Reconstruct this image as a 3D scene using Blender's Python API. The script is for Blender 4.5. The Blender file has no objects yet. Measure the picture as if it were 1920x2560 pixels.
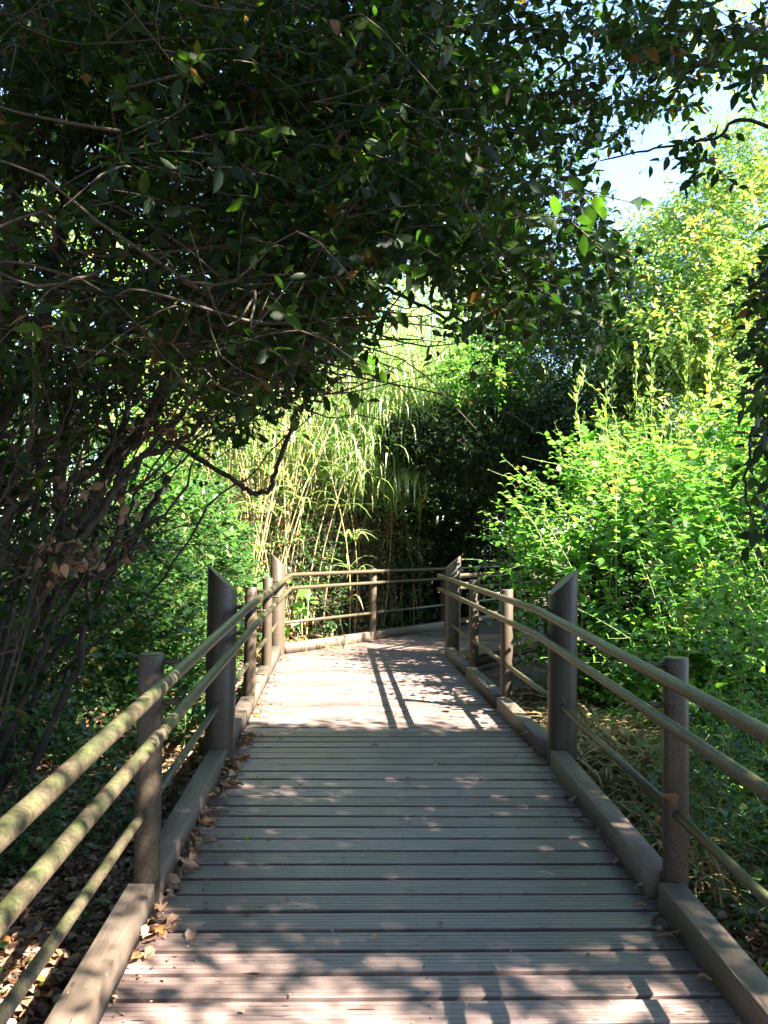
import bpy, math, random
import numpy as np
from mathutils import Matrix, Vector
random.seed(7)
R = np.random.default_rng(11)
SC = bpy.context.scene
COL = SC.collection

# ------------------------------------------------------------------ camera, light, exposure
PITCH, ROLL, EYE, FPX = 0.0342, 0.0124, 1.5036, 2121.9
cam = bpy.data.objects.new('camera', bpy.data.cameras.new('camera'))
COL.objects.link(cam)
cam.data.sensor_fit = 'HORIZONTAL'; cam.data.sensor_width = 36; cam.data.lens = 36 * FPX / 1920
cam.data.clip_start = .05; cam.data.clip_end = 600
cam.matrix_world = Matrix.Translation((0, 0, EYE)) @ Matrix.Rotation(math.pi/2 + PITCH, 4, 'X') @ Matrix.Rotation(ROLL, 4, 'Z')
SC.camera = cam

SUNV = np.array([.89, -.45, 1.0]); SUNV /= np.linalg.norm(SUNV)
w = bpy.data.worlds.new('World'); SC.world = w; w.use_nodes = True
nt = w.node_tree
sky = nt.nodes.new('ShaderNodeTexSky'); sky.sky_type = 'NISHITA'; sky.sun_disc = False
sky.sun_elevation = math.asin(SUNV[2]); sky.sun_rotation = math.atan2(SUNV[0], SUNV[1])
sky.air_density = 1.0; sky.dust_density = .4; sky.ozone_density = 3.0
nt.links.new(sky.outputs[0], nt.nodes['Background'].inputs[0])
nt.nodes['Background'].inputs[1].default_value = .057
sl = bpy.data.lights.new('sun', 'SUN'); sl.energy = 5.0; sl.angle = math.radians(.5); sl.color = (1, .89, .75)
so = bpy.data.objects.new('sun', sl); COL.objects.link(so)
so.rotation_euler = Vector(SUNV).to_track_quat('Z', 'Y').to_euler(); so.location = (10, -5, 15)
SC.view_settings.view_transform = 'Standard'; SC.view_settings.look = 'None'
SC.view_settings.gamma = 1; SC.view_settings.use_curve_mapping = False
SC.view_settings.exposure = 3.75
SC.render.engine = 'CYCLES'
SC.cycles.max_bounces = 10; SC.cycles.transmission_bounces = 6; SC.cycles.diffuse_bounces = 3

# ------------------------------------------------------------------ numbers of the place
X0, Y0, H1, H2, SLOPE = .0766, 5.7746, -.0356, -.0553, .0358
SN, S1, S2, S3 = -2.05, 1.845, 3.678, 5.462
W = 1.147
D1 = np.array([math.sin(H1), math.cos(H1)]); N1 = np.array([D1[1], -D1[0]])
D2 = np.array([math.sin(H2), math.cos(H2)]); N2 = np.array([D2[1], -D2[0]])
H3 = math.radians(33); D3 = np.array([math.sin(H3), math.cos(H3)]); N3 = np.array([D3[1], -D3[0]])
C0 = np.array([X0, Y0])
def path(s, side, wd, z=0.):
    """a point s metres along the walkway from the tall posts, wd to one side, z above the deck"""
    if s < 0: c = C0 + D1*s + N1*side*wd; zz = SLOPE*s
    elif s == 0: c = C0 + (N1+N2)/2*side*wd; zz = 0
    else: c = C0 + D2*s + N2*side*wd; zz = 0
    return np.array([c[0], c[1], zz + z])
LFT = path(S3, -1, W); RFT = path(S3, 1, W)

def unproj(px, py, d):
    """a point d metres ahead in the direction of a spot of the view (used to trace stems where they grow)"""
    a, b = px - 960, py - 1280
    cr, sr = math.cos(ROLL), math.sin(ROLL)
    X = (a*cr + b*sr)/FPX; Y = (-a*sr + b*cr)/FPX
    cp, sp = math.cos(PITCH), math.sin(PITCH)
    v = np.array([X, cp + Y*sp, sp - Y*cp]); v = v/v[1]
    return np.array([0, 0, EYE]) + v*d
def proj(P):
    P = np.atleast_2d(P); x, y, z = P[:, 0], P[:, 1], P[:, 2] - EYE
    cp, sp = math.cos(PITCH), math.sin(PITCH)
    d = y*cp + z*sp; u = -y*sp + z*cp
    dd = np.where(d > .05, d, .05)
    X = x/dd*FPX; Y = -u/dd*FPX
    cr, sr = math.cos(ROLL), math.sin(ROLL)
    return 960 + X*cr - Y*sr, 1280 + X*sr + Y*cr, d
def inpoly(px, py, poly):
    c = np.zeros(len(px), bool); n = len(poly)
    for i in range(n):
        x1, y1 = poly[i]; x2, y2 = poly[(i+1) % n]
        if y1 == y2: continue
        m = ((y1 > py) != (y2 > py)) & (px < (x2-x1)*(py-y1)/(y2-y1) + x1)
        c ^= m
    return c
def ground_z(x, y):
    x = np.asarray(x, float); y = np.asarray(y, float)
    z = -.42 + .05*np.sin(x*1.3 + .4)*np.cos(y*.9) + .03*np.sin(x*3.1+y*2.3) + .02*np.sin(y*4.7-x*1.9)
    z = z + .55*np.clip((-x-2.2)/4, 0, 1.5) + .35*np.clip((x-3)/5, 0, 1.5)
    z = z + .1*np.clip((y-6)/6, 0, 1)
    return z
def vnoise(P, s, seed=0):
    """cheap smooth 3D noise, about -1..1"""
    r = np.random.default_rng(seed); o = 0
    for k in range(5):
        f = r.normal(size=(3, 3)); ph = r.uniform(0, 6.28, 3)
        q = P/s @ f.T + ph
        o = o + np.sin(q[:, 0] + 1.3*np.sin(q[:, 1]))*np.cos(q[:, 2])
    return o/2.2
def nrm(v): return v/np.maximum(np.linalg.norm(v, axis=-1, keepdims=True), 1e-9)

# ------------------------------------------------------------------ materials
def mat(name):
    m = bpy.data.materials.new(name); m.use_nodes = True
    n = m.node_tree.nodes; return m, n, m.node_tree.links, n['Principled BSDF']
def ramp(n, stops):
    r = n.new('ShaderNodeValToRGB'); e = r.color_ramp.elements
    while len(e) < len(stops): e.new(.5)
    for k, (p, c) in enumerate(stops): e[k].position = p; e[k].color = (*c, 1)
    return r
def leaf_mat(name, stops, trans, tmix=.42, rough=.42, spec=.4):
    m, n, l, b = mat(name)
    a = n.new('ShaderNodeAttribute'); a.attribute_name = 'tint'
    r = ramp(n, stops); l.new(a.outputs['Fac'], r.inputs[0])
    tc = n.new('ShaderNodeTexCoord'); nz = n.new('ShaderNodeTexNoise'); nz.inputs['Scale'].default_value = 55; nz.inputs['Detail'].default_value = 2
    l.new(tc.outputs['Object'], nz.inputs[0])
    mr = n.new('ShaderNodeMapRange'); mr.inputs[1].default_value = .3; mr.inputs[2].default_value = .7; mr.inputs[3].default_value = .7; mr.inputs[4].default_value = 1.25
    l.new(nz.outputs[0], mr.inputs[0])
    mx = n.new('ShaderNodeMix'); mx.data_type = 'RGBA'; mx.blend_type = 'MULTIPLY'; mx.inputs[0].default_value = 1
    l.new(r.outputs[0], mx.inputs[6]); l.new(mr.outputs[0], mx.inputs[7])
    l.new(mx.outputs[2], b.inputs['Base Color']); b.inputs['Roughness'].default_value = rough
    b.inputs['Specular IOR Level'].default_value = spec
    t = n.new('ShaderNodeBsdfTranslucent')
    g = n.new('ShaderNodeMix'); g.data_type = 'RGBA'; g.blend_type = 'MULTIPLY'; g.inputs[0].default_value = 1
    l.new(mx.outputs[2], g.inputs[6]); g.inputs[7].default_value = (*trans, 1); g.clamp_result = False
    l.new(g.outputs[2], t.inputs[0])
    s = n.new('ShaderNodeMixShader'); s.inputs[0].default_value = tmix
    l.new(b.outputs[0], s.inputs[1]); l.new(t.outputs[0], s.inputs[2])
    l.new(s.outputs[0], n['Material Output'].inputs[0])
    return m
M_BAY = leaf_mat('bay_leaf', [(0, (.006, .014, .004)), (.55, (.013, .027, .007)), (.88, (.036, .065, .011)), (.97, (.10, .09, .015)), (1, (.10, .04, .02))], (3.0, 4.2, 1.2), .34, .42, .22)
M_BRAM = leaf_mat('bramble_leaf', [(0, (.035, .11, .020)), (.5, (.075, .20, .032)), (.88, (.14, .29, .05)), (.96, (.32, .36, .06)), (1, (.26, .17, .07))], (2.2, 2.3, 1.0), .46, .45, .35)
M_IVY = leaf_mat('ivy_leaf', [(0, (.014, .042, .012)), (.5, (.03, .08, .02)), (.9, (.08, .15, .03)), (.97, (.2, .2, .05)), (1, (.2, .08, .03))], (2.2, 3.0, 1.4), .28, .38, .4)
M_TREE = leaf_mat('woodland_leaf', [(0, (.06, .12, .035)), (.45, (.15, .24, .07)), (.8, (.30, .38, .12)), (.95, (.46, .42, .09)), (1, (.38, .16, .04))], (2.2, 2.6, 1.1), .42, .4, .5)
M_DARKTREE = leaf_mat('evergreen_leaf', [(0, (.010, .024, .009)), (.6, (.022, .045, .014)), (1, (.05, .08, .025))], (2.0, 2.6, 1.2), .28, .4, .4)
M_REED = leaf_mat('reed_blade', [(0, (.10, .19, .05)), (.5, (.19, .29, .09)), (.85, (.32, .38, .16)), (1, (.38, .30, .17))], (1.7, 2.0, 1.2), .40, .42, .5)
M_DEAD = leaf_mat('dead_leaf', [(0, (.07, .035, .02)), (.4, (.19, .11, .07)), (.75, (.36, .26, .18)), (.93, (.34, .14, .04)), (1, (.14, .17, .04))], (1.3, 1.0, .8), .2, .6, .25)
M_STRAW = leaf_mat('dry_grass', [(0, (.16, .11, .05)), (.6, (.34, .25, .12)), (1, (.18, .2, .06))], (1.3, 1.2, .9), .25, .6, .25)

def bark(name, c1, c2, sc=18):
    m, n, l, b = mat(name)
    tc = n.new('ShaderNodeTexCoord'); mp = n.new('ShaderNodeMapping'); mp.inputs['Scale'].default_value = (1, 1, .18)
    nz = n.new('ShaderNodeTexNoise'); nz.inputs['Scale'].default_value = sc*2.5; nz.inputs['Detail'].default_value = 5
    l.new(tc.outputs['Object'], mp.inputs[0]); l.new(mp.outputs[0], nz.inputs[0])
    r = ramp(n, [(.3, c1), (.7, c2)]); l.new(nz.outputs[0], r.inputs[0]); l.new(r.outputs[0], b.inputs['Base Color'])
    bp = n.new('ShaderNodeBump'); bp.inputs['Strength'].default_value = .6; bp.inputs['Distance'].default_value = .01
    l.new(nz.outputs[0], bp.inputs['Height']); l.new(bp.outputs[0], b.inputs['Normal']); b.inputs['Roughness'].default_value = .85
    return m
M_BARK = bark('grey_brown_bark', (.010, .0075, .0055), (.042, .032, .023))
M_TWIG = bark('twig_bark', (.018, .013, .009), (.065, .048, .031), 30)
M_CANE = bark('cane', (.17, .12, .055), (.36, .27, .13), 8)
M_GSTEM = bark('green_stem', (.10, .16, .05), (.22, .26, .10), 20)

def wood_mat(name, c1, c2, c3, rough=.62, axis=0):
    """weathered boards: long grain, worn and stained patches, every board its own"""
    m, n, l, b = mat(name)
    tc = n.new('ShaderNodeTexCoord'); oi = n.new('ShaderNodeObjectInfo')
    ad = n.new('ShaderNodeVectorMath'); ad.operation = 'MULTIPLY_ADD'
    cmb = n.new('ShaderNodeCombineXYZ')
    for k in range(3): l.new(oi.outputs['Random'], cmb.inputs[k])
    ad.inputs[1].default_value = (37, 11, 5); l.new(cmb.outputs[0], ad.inputs[0]); l.new(tc.outputs['Object'], ad.inputs[2])
    mp = n.new('ShaderNodeMapping'); s = [1, 1, 1]; s[axis] = .035; mp.inputs['Scale'].default_value = s
    l.new(ad.outputs[0], mp.inputs[0])
    gr = n.new('ShaderNodeTexNoise'); gr.inputs['Scale'].default_value = 90; gr.inputs['Detail'].default_value = 4; l.new(mp.outputs[0], gr.inputs[0])
    bl = n.new('ShaderNodeTexNoise'); bl.inputs['Scale'].default_value = 3.2; bl.inputs['Detail'].default_value = 6; bl.inputs['Roughness'].default_value = .65; l.new(ad.outputs[0], bl.inputs[0])
    r = ramp(n, [(.28, c1), (.55, c2), (.8, c3)]); l.new(gr.outputs[0], r.inputs[0])
    mr = n.new('ShaderNodeMapRange'); mr.inputs[1].default_value = .3; mr.inputs[2].default_value = .7; mr.inputs[3].default_value = .68; mr.inputs[4].default_value = 1.3; l.new(bl.outputs[0], mr.inputs[0])
    m2 = n.new('ShaderNodeMapRange'); m2.inputs[3].default_value = .68; m2.inputs[4].default_value = 1.3; l.new(oi.outputs['Random'], m2.inputs[0])
    mu = n.new('ShaderNodeMath'); mu.operation = 'MULTIPLY'; l.new(mr.outputs[0], mu.inputs[0]); l.new(m2.outputs[0], mu.inputs[1])
    mx = n.new('ShaderNodeMix'); mx.data_type = 'RGBA'; mx.blend_type = 'MULTIPLY'; mx.inputs[0].default_value = 1
    l.new(r.outputs[0], mx.inputs[6]); l.new(mu.outputs[0], mx.inputs[7])
    # pale specks of dust and droppings
    sp = n.new('ShaderNodeTexNoise'); sp.inputs['Scale'].default_value = 60; sp.inputs['Detail'].default_value = 3; l.new(ad.outputs[0], sp.inputs[0])
    sr = ramp(n, [(.70, (0, 0, 0)), (.76, (1, 1, 1))]); l.new(sp.outputs[0], sr.inputs[0])
    m3 = n.new('ShaderNodeMix'); m3.data_type = 'RGBA'; l.new(sr.outputs[0], m3.inputs[0]); l.new(mx.outputs[2], m3.inputs[6]); m3.inputs[7].default_value = (.3, .26, .22, 1)
    # short dark checks and knots in the wood
    mc = n.new('ShaderNodeMapping'); sc_ = [1, 1, 1]; sc_[axis] = .14; mc.inputs['Scale'].default_value = sc_; l.new(ad.outputs[0], mc.inputs[0])
    ck = n.new('ShaderNodeTexNoise'); ck.inputs['Scale'].default_value = 75; ck.inputs['Detail'].default_value = 1; l.new(mc.outputs[0], ck.inputs[0])
    cr_ = ramp(n, [(.70, (0, 0, 0)), (.735, (1, 1, 1))]); l.new(ck.outputs[0], cr_.inputs[0])
    m4 = n.new('ShaderNodeMix'); m4.data_type = 'RGBA'; l.new(cr_.outputs[0], m4.inputs[0]); l.new(m3.outputs[2], m4.inputs[6]); m4.inputs[7].default_value = (.02, .015, .013, 1)
    l.new(m4.outputs[2], b.inputs['Base Color'])
    bp = n.new('ShaderNodeBump'); bp.inputs['Strength'].default_value = .5; bp.inputs['Distance'].default_value = .003; l.new(gr.outputs[0], bp.inputs['Height'])
    l.new(bp.outputs[0], b.inputs['Normal'])
    rr = n.new('ShaderNodeMapRange'); rr.inputs[3].default_value = rough-.12; rr.inputs[4].default_value = rough+.15; l.new(bl.outputs[0], rr.inputs[0]); l.new(rr.outputs[0], b.inputs['Roughness'])
    b.inputs['Specular IOR Level'].default_value = .7
    return m
M_PLANK = wood_mat('weathered_deck_wood', (.096, .066, .059), (.146, .105, .094), (.188, .142, .128), .42)
M_KERB = wood_mat('kerb_wood', (.065, .046, .032), (.09, .064, .045), (.12, .088, .064), .65, 1)
M_BEAM = wood_mat('beam_wood', (.05, .04, .03), (.09, .07, .055), (.12, .1, .08), .8, 1)

def paint_mat(name, base, algae):
    m, n, l, b = mat(name)
    tc = n.new('ShaderNodeTexCoord'); nz = n.new('ShaderNodeTexNoise'); nz.inputs['Scale'].default_value = 9; nz.inputs['Detail'].default_value = 6
    l.new(tc.outputs['Object'], nz.inputs[0])
    ge = n.new('ShaderNodeNewGeometry'); sx = n.new('ShaderNodeSeparateXYZ'); l.new(ge.outputs['Normal'], sx.inputs[0])
    # algae grows on upward faces
    up = n.new('ShaderNodeMapRange'); up.inputs[1].default_value = .1; up.inputs[2].default_value = .8; l.new(sx.outputs[2], up.inputs[0])
    nr = ramp(n, [(.42, (0, 0, 0)), (.62, (1, 1, 1))]); l.new(nz.outputs[0], nr.inputs[0])
    mu = n.new('ShaderNodeMath'); mu.operation = 'MULTIPLY'; l.new(up.outputs[0], mu.inputs[0]); l.new(nr.outputs[0], mu.inputs[1])
    mx = n.new('ShaderNodeMix'); mx.data_type = 'RGBA'; l.new(mu.outputs[0], mx.inputs[0]); mx.inputs[6].default_value = (*base, 1); mx.inputs[7].default_value = (*algae, 1)
    n2 = n.new('ShaderNodeTexNoise'); n2.inputs['Scale'].default_value = 90; n2.inputs['Detail'].default_value = 3; l.new(tc.outputs['Object'], n2.inputs[0])
    mr = n.new('ShaderNodeMapRange'); mr.inputs[1].default_value = .3; mr.inputs[2].default_value = .7; mr.inputs[3].default_value = .6; mr.inputs[4].default_value = 1.4; l.new(n2.outputs[0], mr.inputs[0])
    m2 = n.new('ShaderNodeMix'); m2.data_type = 'RGBA'; m2.blend_type = 'MULTIPLY'; m2.inputs[0].default_value = 1; l.new(mx.outputs[2], m2.inputs[6]); l.new(mr.outputs[0], m2.inputs[7])
    l.new(m2.outputs[2], b.inputs['Base Color'])
    b.inputs['Roughness'].default_value = .45; b.inputs['Specular IOR Level'].default_value = .32
    bp = n.new('ShaderNodeBump'); bp.inputs['Strength'].default_value = .15; bp.inputs['Distance'].default_value = .004; l.new(n2.outputs[0], bp.inputs['Height']); l.new(bp.outputs[0], b.inputs['Normal'])
    return m
M_POST = paint_mat('dark_olive_paint', (.050, .038, .026), (.046, .038, .024))
M_RAIL = paint_mat('rail_paint', (.055, .043, .028), (.048, .055, .022))

def ground_mat():
    m, n, l, b = mat('forest_soil')
    tc = n.new('ShaderNodeTexCoord'); nz = n.new('ShaderNodeTexNoise'); nz.inputs['Scale'].default_value = 6; nz.inputs['Detail'].default_value = 8
    l.new(tc.outputs['Object'], nz.inputs[0])
    r = ramp(n, [(.3, (.03, .022, .014)), (.5, (.07, .048, .03)), (.7, (.12, .085, .05))]); l.new(nz.outputs[0], r.inputs[0]); l.new(r.outputs[0], b.inputs['Base Color'])
    bp = n.new('ShaderNodeBump'); bp.inputs['Strength'].default_value = .8; bp.inputs['Distance'].default_value = .04; l.new(nz.outputs[0], bp.inputs['Height']); l.new(bp.outputs[0], b.inputs['Normal'])
    b.inputs['Roughness'].default_value = .95
    return m
M_SOIL = ground_mat()

# ------------------------------------------------------------------ object helpers
def tag(o, label=None, cat=None, group=None, kind=None):
    if label: o['label'] = label
    if cat: o['category'] = cat
    if group: o['group'] = group
    if kind: o['kind'] = kind
    return o
def thing(name, label, cat, loc, group=None):
    o = bpy.data.objects.new(name, None); COL.objects.link(o); o.location = loc; o.empty_display_size = .1
    return tag(o, label, cat, group)
def link(name, me, parent=None, kind=None, loc=None):
    o = bpy.data.objects.new(name, me); COL.objects.link(o)
    if parent is not None: o.parent = parent
    if kind: o['kind'] = kind
    if loc is not None: o.location = loc
    return o
def mesh_np(name, V, F, m, tint=None, smooth=False):
    """V (n,3); F list of (k, idx-array (m,k)) blocks of faces"""
    me = bpy.data.meshes.new(name)
    me.vertices.add(len(V)); me.vertices.foreach_set('co', np.ascontiguousarray(V, dtype=np.float32).ravel())
    li, ls, tot = [], [], 0
    for f in F:
        f = np.asarray(f, dtype=np.int32)
        if f.size == 0: continue
        k = f.shape[1]; li.append(f.ravel()); ls.append(tot + np.arange(len(f), dtype=np.int32)*k); tot += f.size
    li = np.concatenate(li); ls = np.concatenate(ls)
    me.loops.add(len(li)); me.loops.foreach_set('vertex_index', li)
    me.polygons.add(len(ls)); me.polygons.foreach_set('loop_start', ls)
    me.update(calc_edges=True)
    if smooth: me.polygons.foreach_set('use_smooth', np.ones(len(ls), bool))
    if tint is not None:
        a = me.attributes.new('tint', 'FLOAT', 'POINT'); a.data.foreach_set('value', np.asarray(tint, dtype=np.float32))
    me.materials.append(m); me.validate()
    return me
def tube_arrays(pts, rad, sides=8, cap=True, wob=0, seed=0):
    pts = np.asarray(pts, float); n = len(pts); rad = np.broadcast_to(rad, (n,)).astype(float)
    t = nrm(np.gradient(pts, axis=0)); u = np.array([0, 0, 1.]) if abs(t[0][2]) < .9 else np.array([1., 0, 0])
    r = np.random.default_rng(seed); V = []
    ang = np.linspace(0, 2*math.pi, sides, endpoint=False)
    for i in range(n):
        u = u - t[i]*u.dot(t[i]); u /= np.linalg.norm(u); v = np.cross(t[i], u)
        rr = rad[i]*(1 + wob*r.uniform(-1, 1, sides)) if wob else rad[i]*np.ones(sides)
        V.append(pts[i] + (np.cos(ang)*rr)[:, None]*u + (np.sin(ang)*rr)[:, None]*v)
    V = np.concatenate(V)
    i = np.arange(n-1)[:, None]*sides; j = np.arange(sides)[None, :]; j2 = (j+1) % sides
    Q = np.stack([i+j, i+j2, i+sides+j2, i+sides+j], -1).reshape(-1, 4)
    F = [Q]
    if cap:
        V = np.concatenate([V, pts[:1] - t[:1]*rad[0]*.35, pts[-1:] + t[-1:]*rad[-1]*.35]); a, b = n*sides, n*sides+1
        j = np.arange(sides); j2 = (j+1) % sides
        F.append(np.stack([np.full(sides, a), j2, j], -1)); F.append(np.stack([np.full(sides, b), (n-1)*sides+j, (n-1)*sides+j2], -1))
    return V, F
def join_arrays(L):
    V, F3, F4, o = [], [], [], 0
    for v, fs in L:
        V.append(v)
        for f in fs:
            if len(f) == 0: continue
            (F3 if f.shape[1] == 3 else F4).append(f+o)
        o += len(v)
    F = []
    if F4: F.append(np.concatenate(F4))
    if F3: F.append(np.concatenate(F3))
    return np.concatenate(V), F
def smooth_path(pts, n=6, jit=0., seed=0):
    pts = np.asarray(pts, float); r = np.random.default_rng(seed)
    P = np.concatenate([[2*pts[0]-pts[1]], pts, [2*pts[-1]-pts[-2]]]); out = []
    for i in range(1, len(P)-2):
        for k in range(n):
            t = k/n; a, b, c, d = P[i-1], P[i], P[i+1], P[i+2]
            out.append(.5*((2*b)+(-a+c)*t+(2*a-5*b+4*c-d)*t*t+(-a+3*b-3*c+d)*t**3))
    out.append(pts[-1]); out = np.array(out)
    if jit: out[1:-1] += r.normal(0, jit, out[1:-1].shape)
    return out
def box_arrays(c, half, Rm=None):
    s = np.array([[x, y, z] for z in (-1, 1) for y in (-1, 1) for x in (-1, 1)], float)*half
    if Rm is not None: s = s @ Rm.T
    F = np.array([[0, 2, 3, 1], [4, 5, 7, 6], [0, 1, 5, 4], [2, 6, 7, 3], [0, 4, 6, 2], [1, 3, 7, 5]])
    return s + np.asarray(c), [F]
def bar_arrays(a, b, hw, h, bev=.006):
    """a squared timber from a to b (bottom centre line), bevelled along its length"""
    a = np.asarray(a, float); b = np.asarray(b, float); d = nrm(b-a); n = nrm(np.cross(d, [0, 0, 1.])); u = np.cross(n, d)
    pr = [(-hw, 0), (-hw, h-bev), (-hw+bev, h), (hw-bev, h), (hw, h-bev), (hw, 0)]
    V = [p + n*x + u*z for p in (a, b) for x, z in pr]
    k = len(pr); Q = [[i, (i+1) % k, k+(i+1) % k, k+i] for i in range(k)]
    caps = [[0, 5, 4, 1], [1, 4, 3, 2], [6, 7, 10, 11], [7, 8, 9, 10]]
    return np.array(V), [np.array(Q+caps)]

# ------------------------------------------------------------------ leaves
def leaf_template(kind):
    """x across, y along, z out of the blade; unit length"""
    if kind == 'bay': rows = [(.22, .19, .015), (.52, .24, .0), (.82, .12, -.05)]
    elif kind == 'broad': rows = [(.12, .26, .0), (.40, .40, .02), (.75, .22, -.04)]
    elif kind == 'curled': rows = [(.2, .22, .10), (.5, .27, .16), (.82, .13, .05)]
    elif kind == 'narrow': rows = [(.25, .09, .0), (.6, .10, -.02), (.85, .05, -.06)]
    elif kind == 'hex': rows = [(.30, .22, .0), (.66, .18, -.03)]
    elif kind == 'hexb': rows = [(.22, .34, .0), (.62, .28, -.03)]
    elif kind == 'blade': rows = [(.12, .020, .06), (.35, .026, .10), (.6, .022, .06), (.82, .013, -.10)]
    fold = {'bay': .05, 'broad': .07, 'curled': .13, 'narrow': .02, 'hex': .05, 'hexb': .07, 'blade': .006}[kind]
    V = [(0, 0, 0)]; n = len(rows)
    for y, x, z in rows: V += [(-x, y, z+fold), (0, y, z), (x, y, z+fold)]
    V.append((0, 1, {'blade': -.34, 'curled': .14}.get(kind, -.09)))
    t = len(V)-1
    F3 = [(0, 2, 1), (0, 3, 2), (1+3*(n-1), 2+3*(n-1), t), (2+3*(n-1), 3+3*(n-1), t)]; F4 = []
    for i in range(n-1):
        a = 1+3*i; F4 += [(a, a+1, a+4, a+3), (a+1, a+2, a+5, a+4)]
    return np.array(V, float), np.array(F3), np.array(F4).reshape(-1, 4)
def kite():
    V = np.array([(0, 0, 0), (-.25, .45, .05), (0, .5, -.01), (.25, .45, .05), (0, 1, -.05)], float)
    return V, np.array([(0, 2, 1), (0, 3, 2), (1, 2, 4), (2, 3, 4)]), np.zeros((0, 4), int)
def maple():
    """lobed leaf, seen face on"""
    o = [(0, 0), (.28, -.06), (.50, .12), (.30, .26), (.62, .50), (.34, .48), (.24, .62), (.30, .86), (.12, .78), (0, 1.05)]
    pts = o + [(-x, y) for x, y in o[-2:0:-1]]
    V = np.array([(x, y, .10*abs(x)-.10*y*y) for x, y in pts] + [(0, .35, 0)], float); n = len(pts)
    return V, np.array([(i, (i+1) % n, n) for i in range(n)]), np.zeros((0, 4), int)
TPL = {k: leaf_template(k) for k in ('bay', 'broad', 'curled', 'narrow', 'hex', 'hexb', 'blade')}
TPL['kite'] = kite(); TPL['maple'] = maple()
class Leaves:
    """frames of many leaves: position, axis, normal, size, tint"""
    def __init__(s): s.P, s.A, s.N, s.S, s.T = [], [], [], [], []
    def add(s, P, A, N, S, T):
        A = nrm(A); N = nrm(N - A*np.sum(N*A, 1, keepdims=True))
        s.P.append(P); s.A.append(A); s.N.append(N); s.S.append(np.broadcast_to(S, (len(P),)).copy()); s.T.append(np.broadcast_to(T, (len(P),)).copy())
    def get(s): return [np.concatenate(x) for x in (s.P, s.A, s.N, s.S, s.T)]
def bake(name, fr, tpl, m, base):
    P, A, N, S, T = fr; V0, F3, F4 = TPL[tpl]; B = np.cross(A, N); n = len(P); k = len(V0)
    wx = 1 + .25*np.sin(np.arange(n)*1.7)     # no two leaves quite the same width
    V = (P - base)[:, None, :] + S[:, None, None]*(V0[None, :, 0, None]*B[:, None, :]*wx[:, None, None] + V0[None, :, 1, None]*A[:, None, :] + V0[None, :, 2, None]*N[:, None, :])
    off = (np.arange(n)*k)[:, None, None]
    F = []
    if len(F4): F.append((F4[None]+off).reshape(-1, 4))
    F.append((F3[None]+off).reshape(-1, 3))
    return mesh_np(name, V.reshape(-1, 3), F, m, tint=np.repeat(T, k))
_leafmesh = {}
def leaf_mesh(tpl, m, t):
    key = (tpl, m.name, t)
    if key not in _leafmesh:
        V0, F3, F4 = TPL[tpl]; _leafmesh[key] = mesh_np('leaf', V0, ([F4] if len(F4) else [])+[F3], m, tint=np.full(len(V0), t))
    return _leafmesh[key]
def put_leaves(root, L, tpl, m, singles=0, lod=None, name='leaf', mass='foliage', far_from=9.):
    """the leaves that show largest become parts of their own, the rest one joined part"""
    fr = L.get(); base = np.array(root.location); P, A, N, S, T = fr
    px, py, d = proj(P); vis = (px > 0) & (px < 1920) & (py > 0) & (py < 2560) & (d > .3)
    rest = np.ones(len(P), bool)
    if singles:
        score = np.where(vis, S/np.maximum(d, .3), -1); idx = np.argsort(-score)[:singles]; idx = idx[score[idx] > 0]
        rest[idx] = False; B = np.cross(A, N)
        for i in idx:
            o = bpy.data.objects.new(name, leaf_mesh(tpl, m, round(min(.99, T[i])*7)/7)); COL.objects.link(o); o.parent = root
            Mx = Matrix(np.stack([B[i]*S[i], A[i]*S[i], N[i]*S[i]], 1).tolist()).to_4x4(); Mx.translation = Vector(P[i]-base); o.matrix_basis = Mx
    if rest.any():
        near = rest & (d < far_from) & vis
        if lod is None: near = rest
        for sel, tp in ((near, tpl), (rest & ~near, lod)):
            if sel.any() and tp: link(mass, bake(mass, [x[sel] for x in fr], tp, m, base), root, 'stuff')
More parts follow.
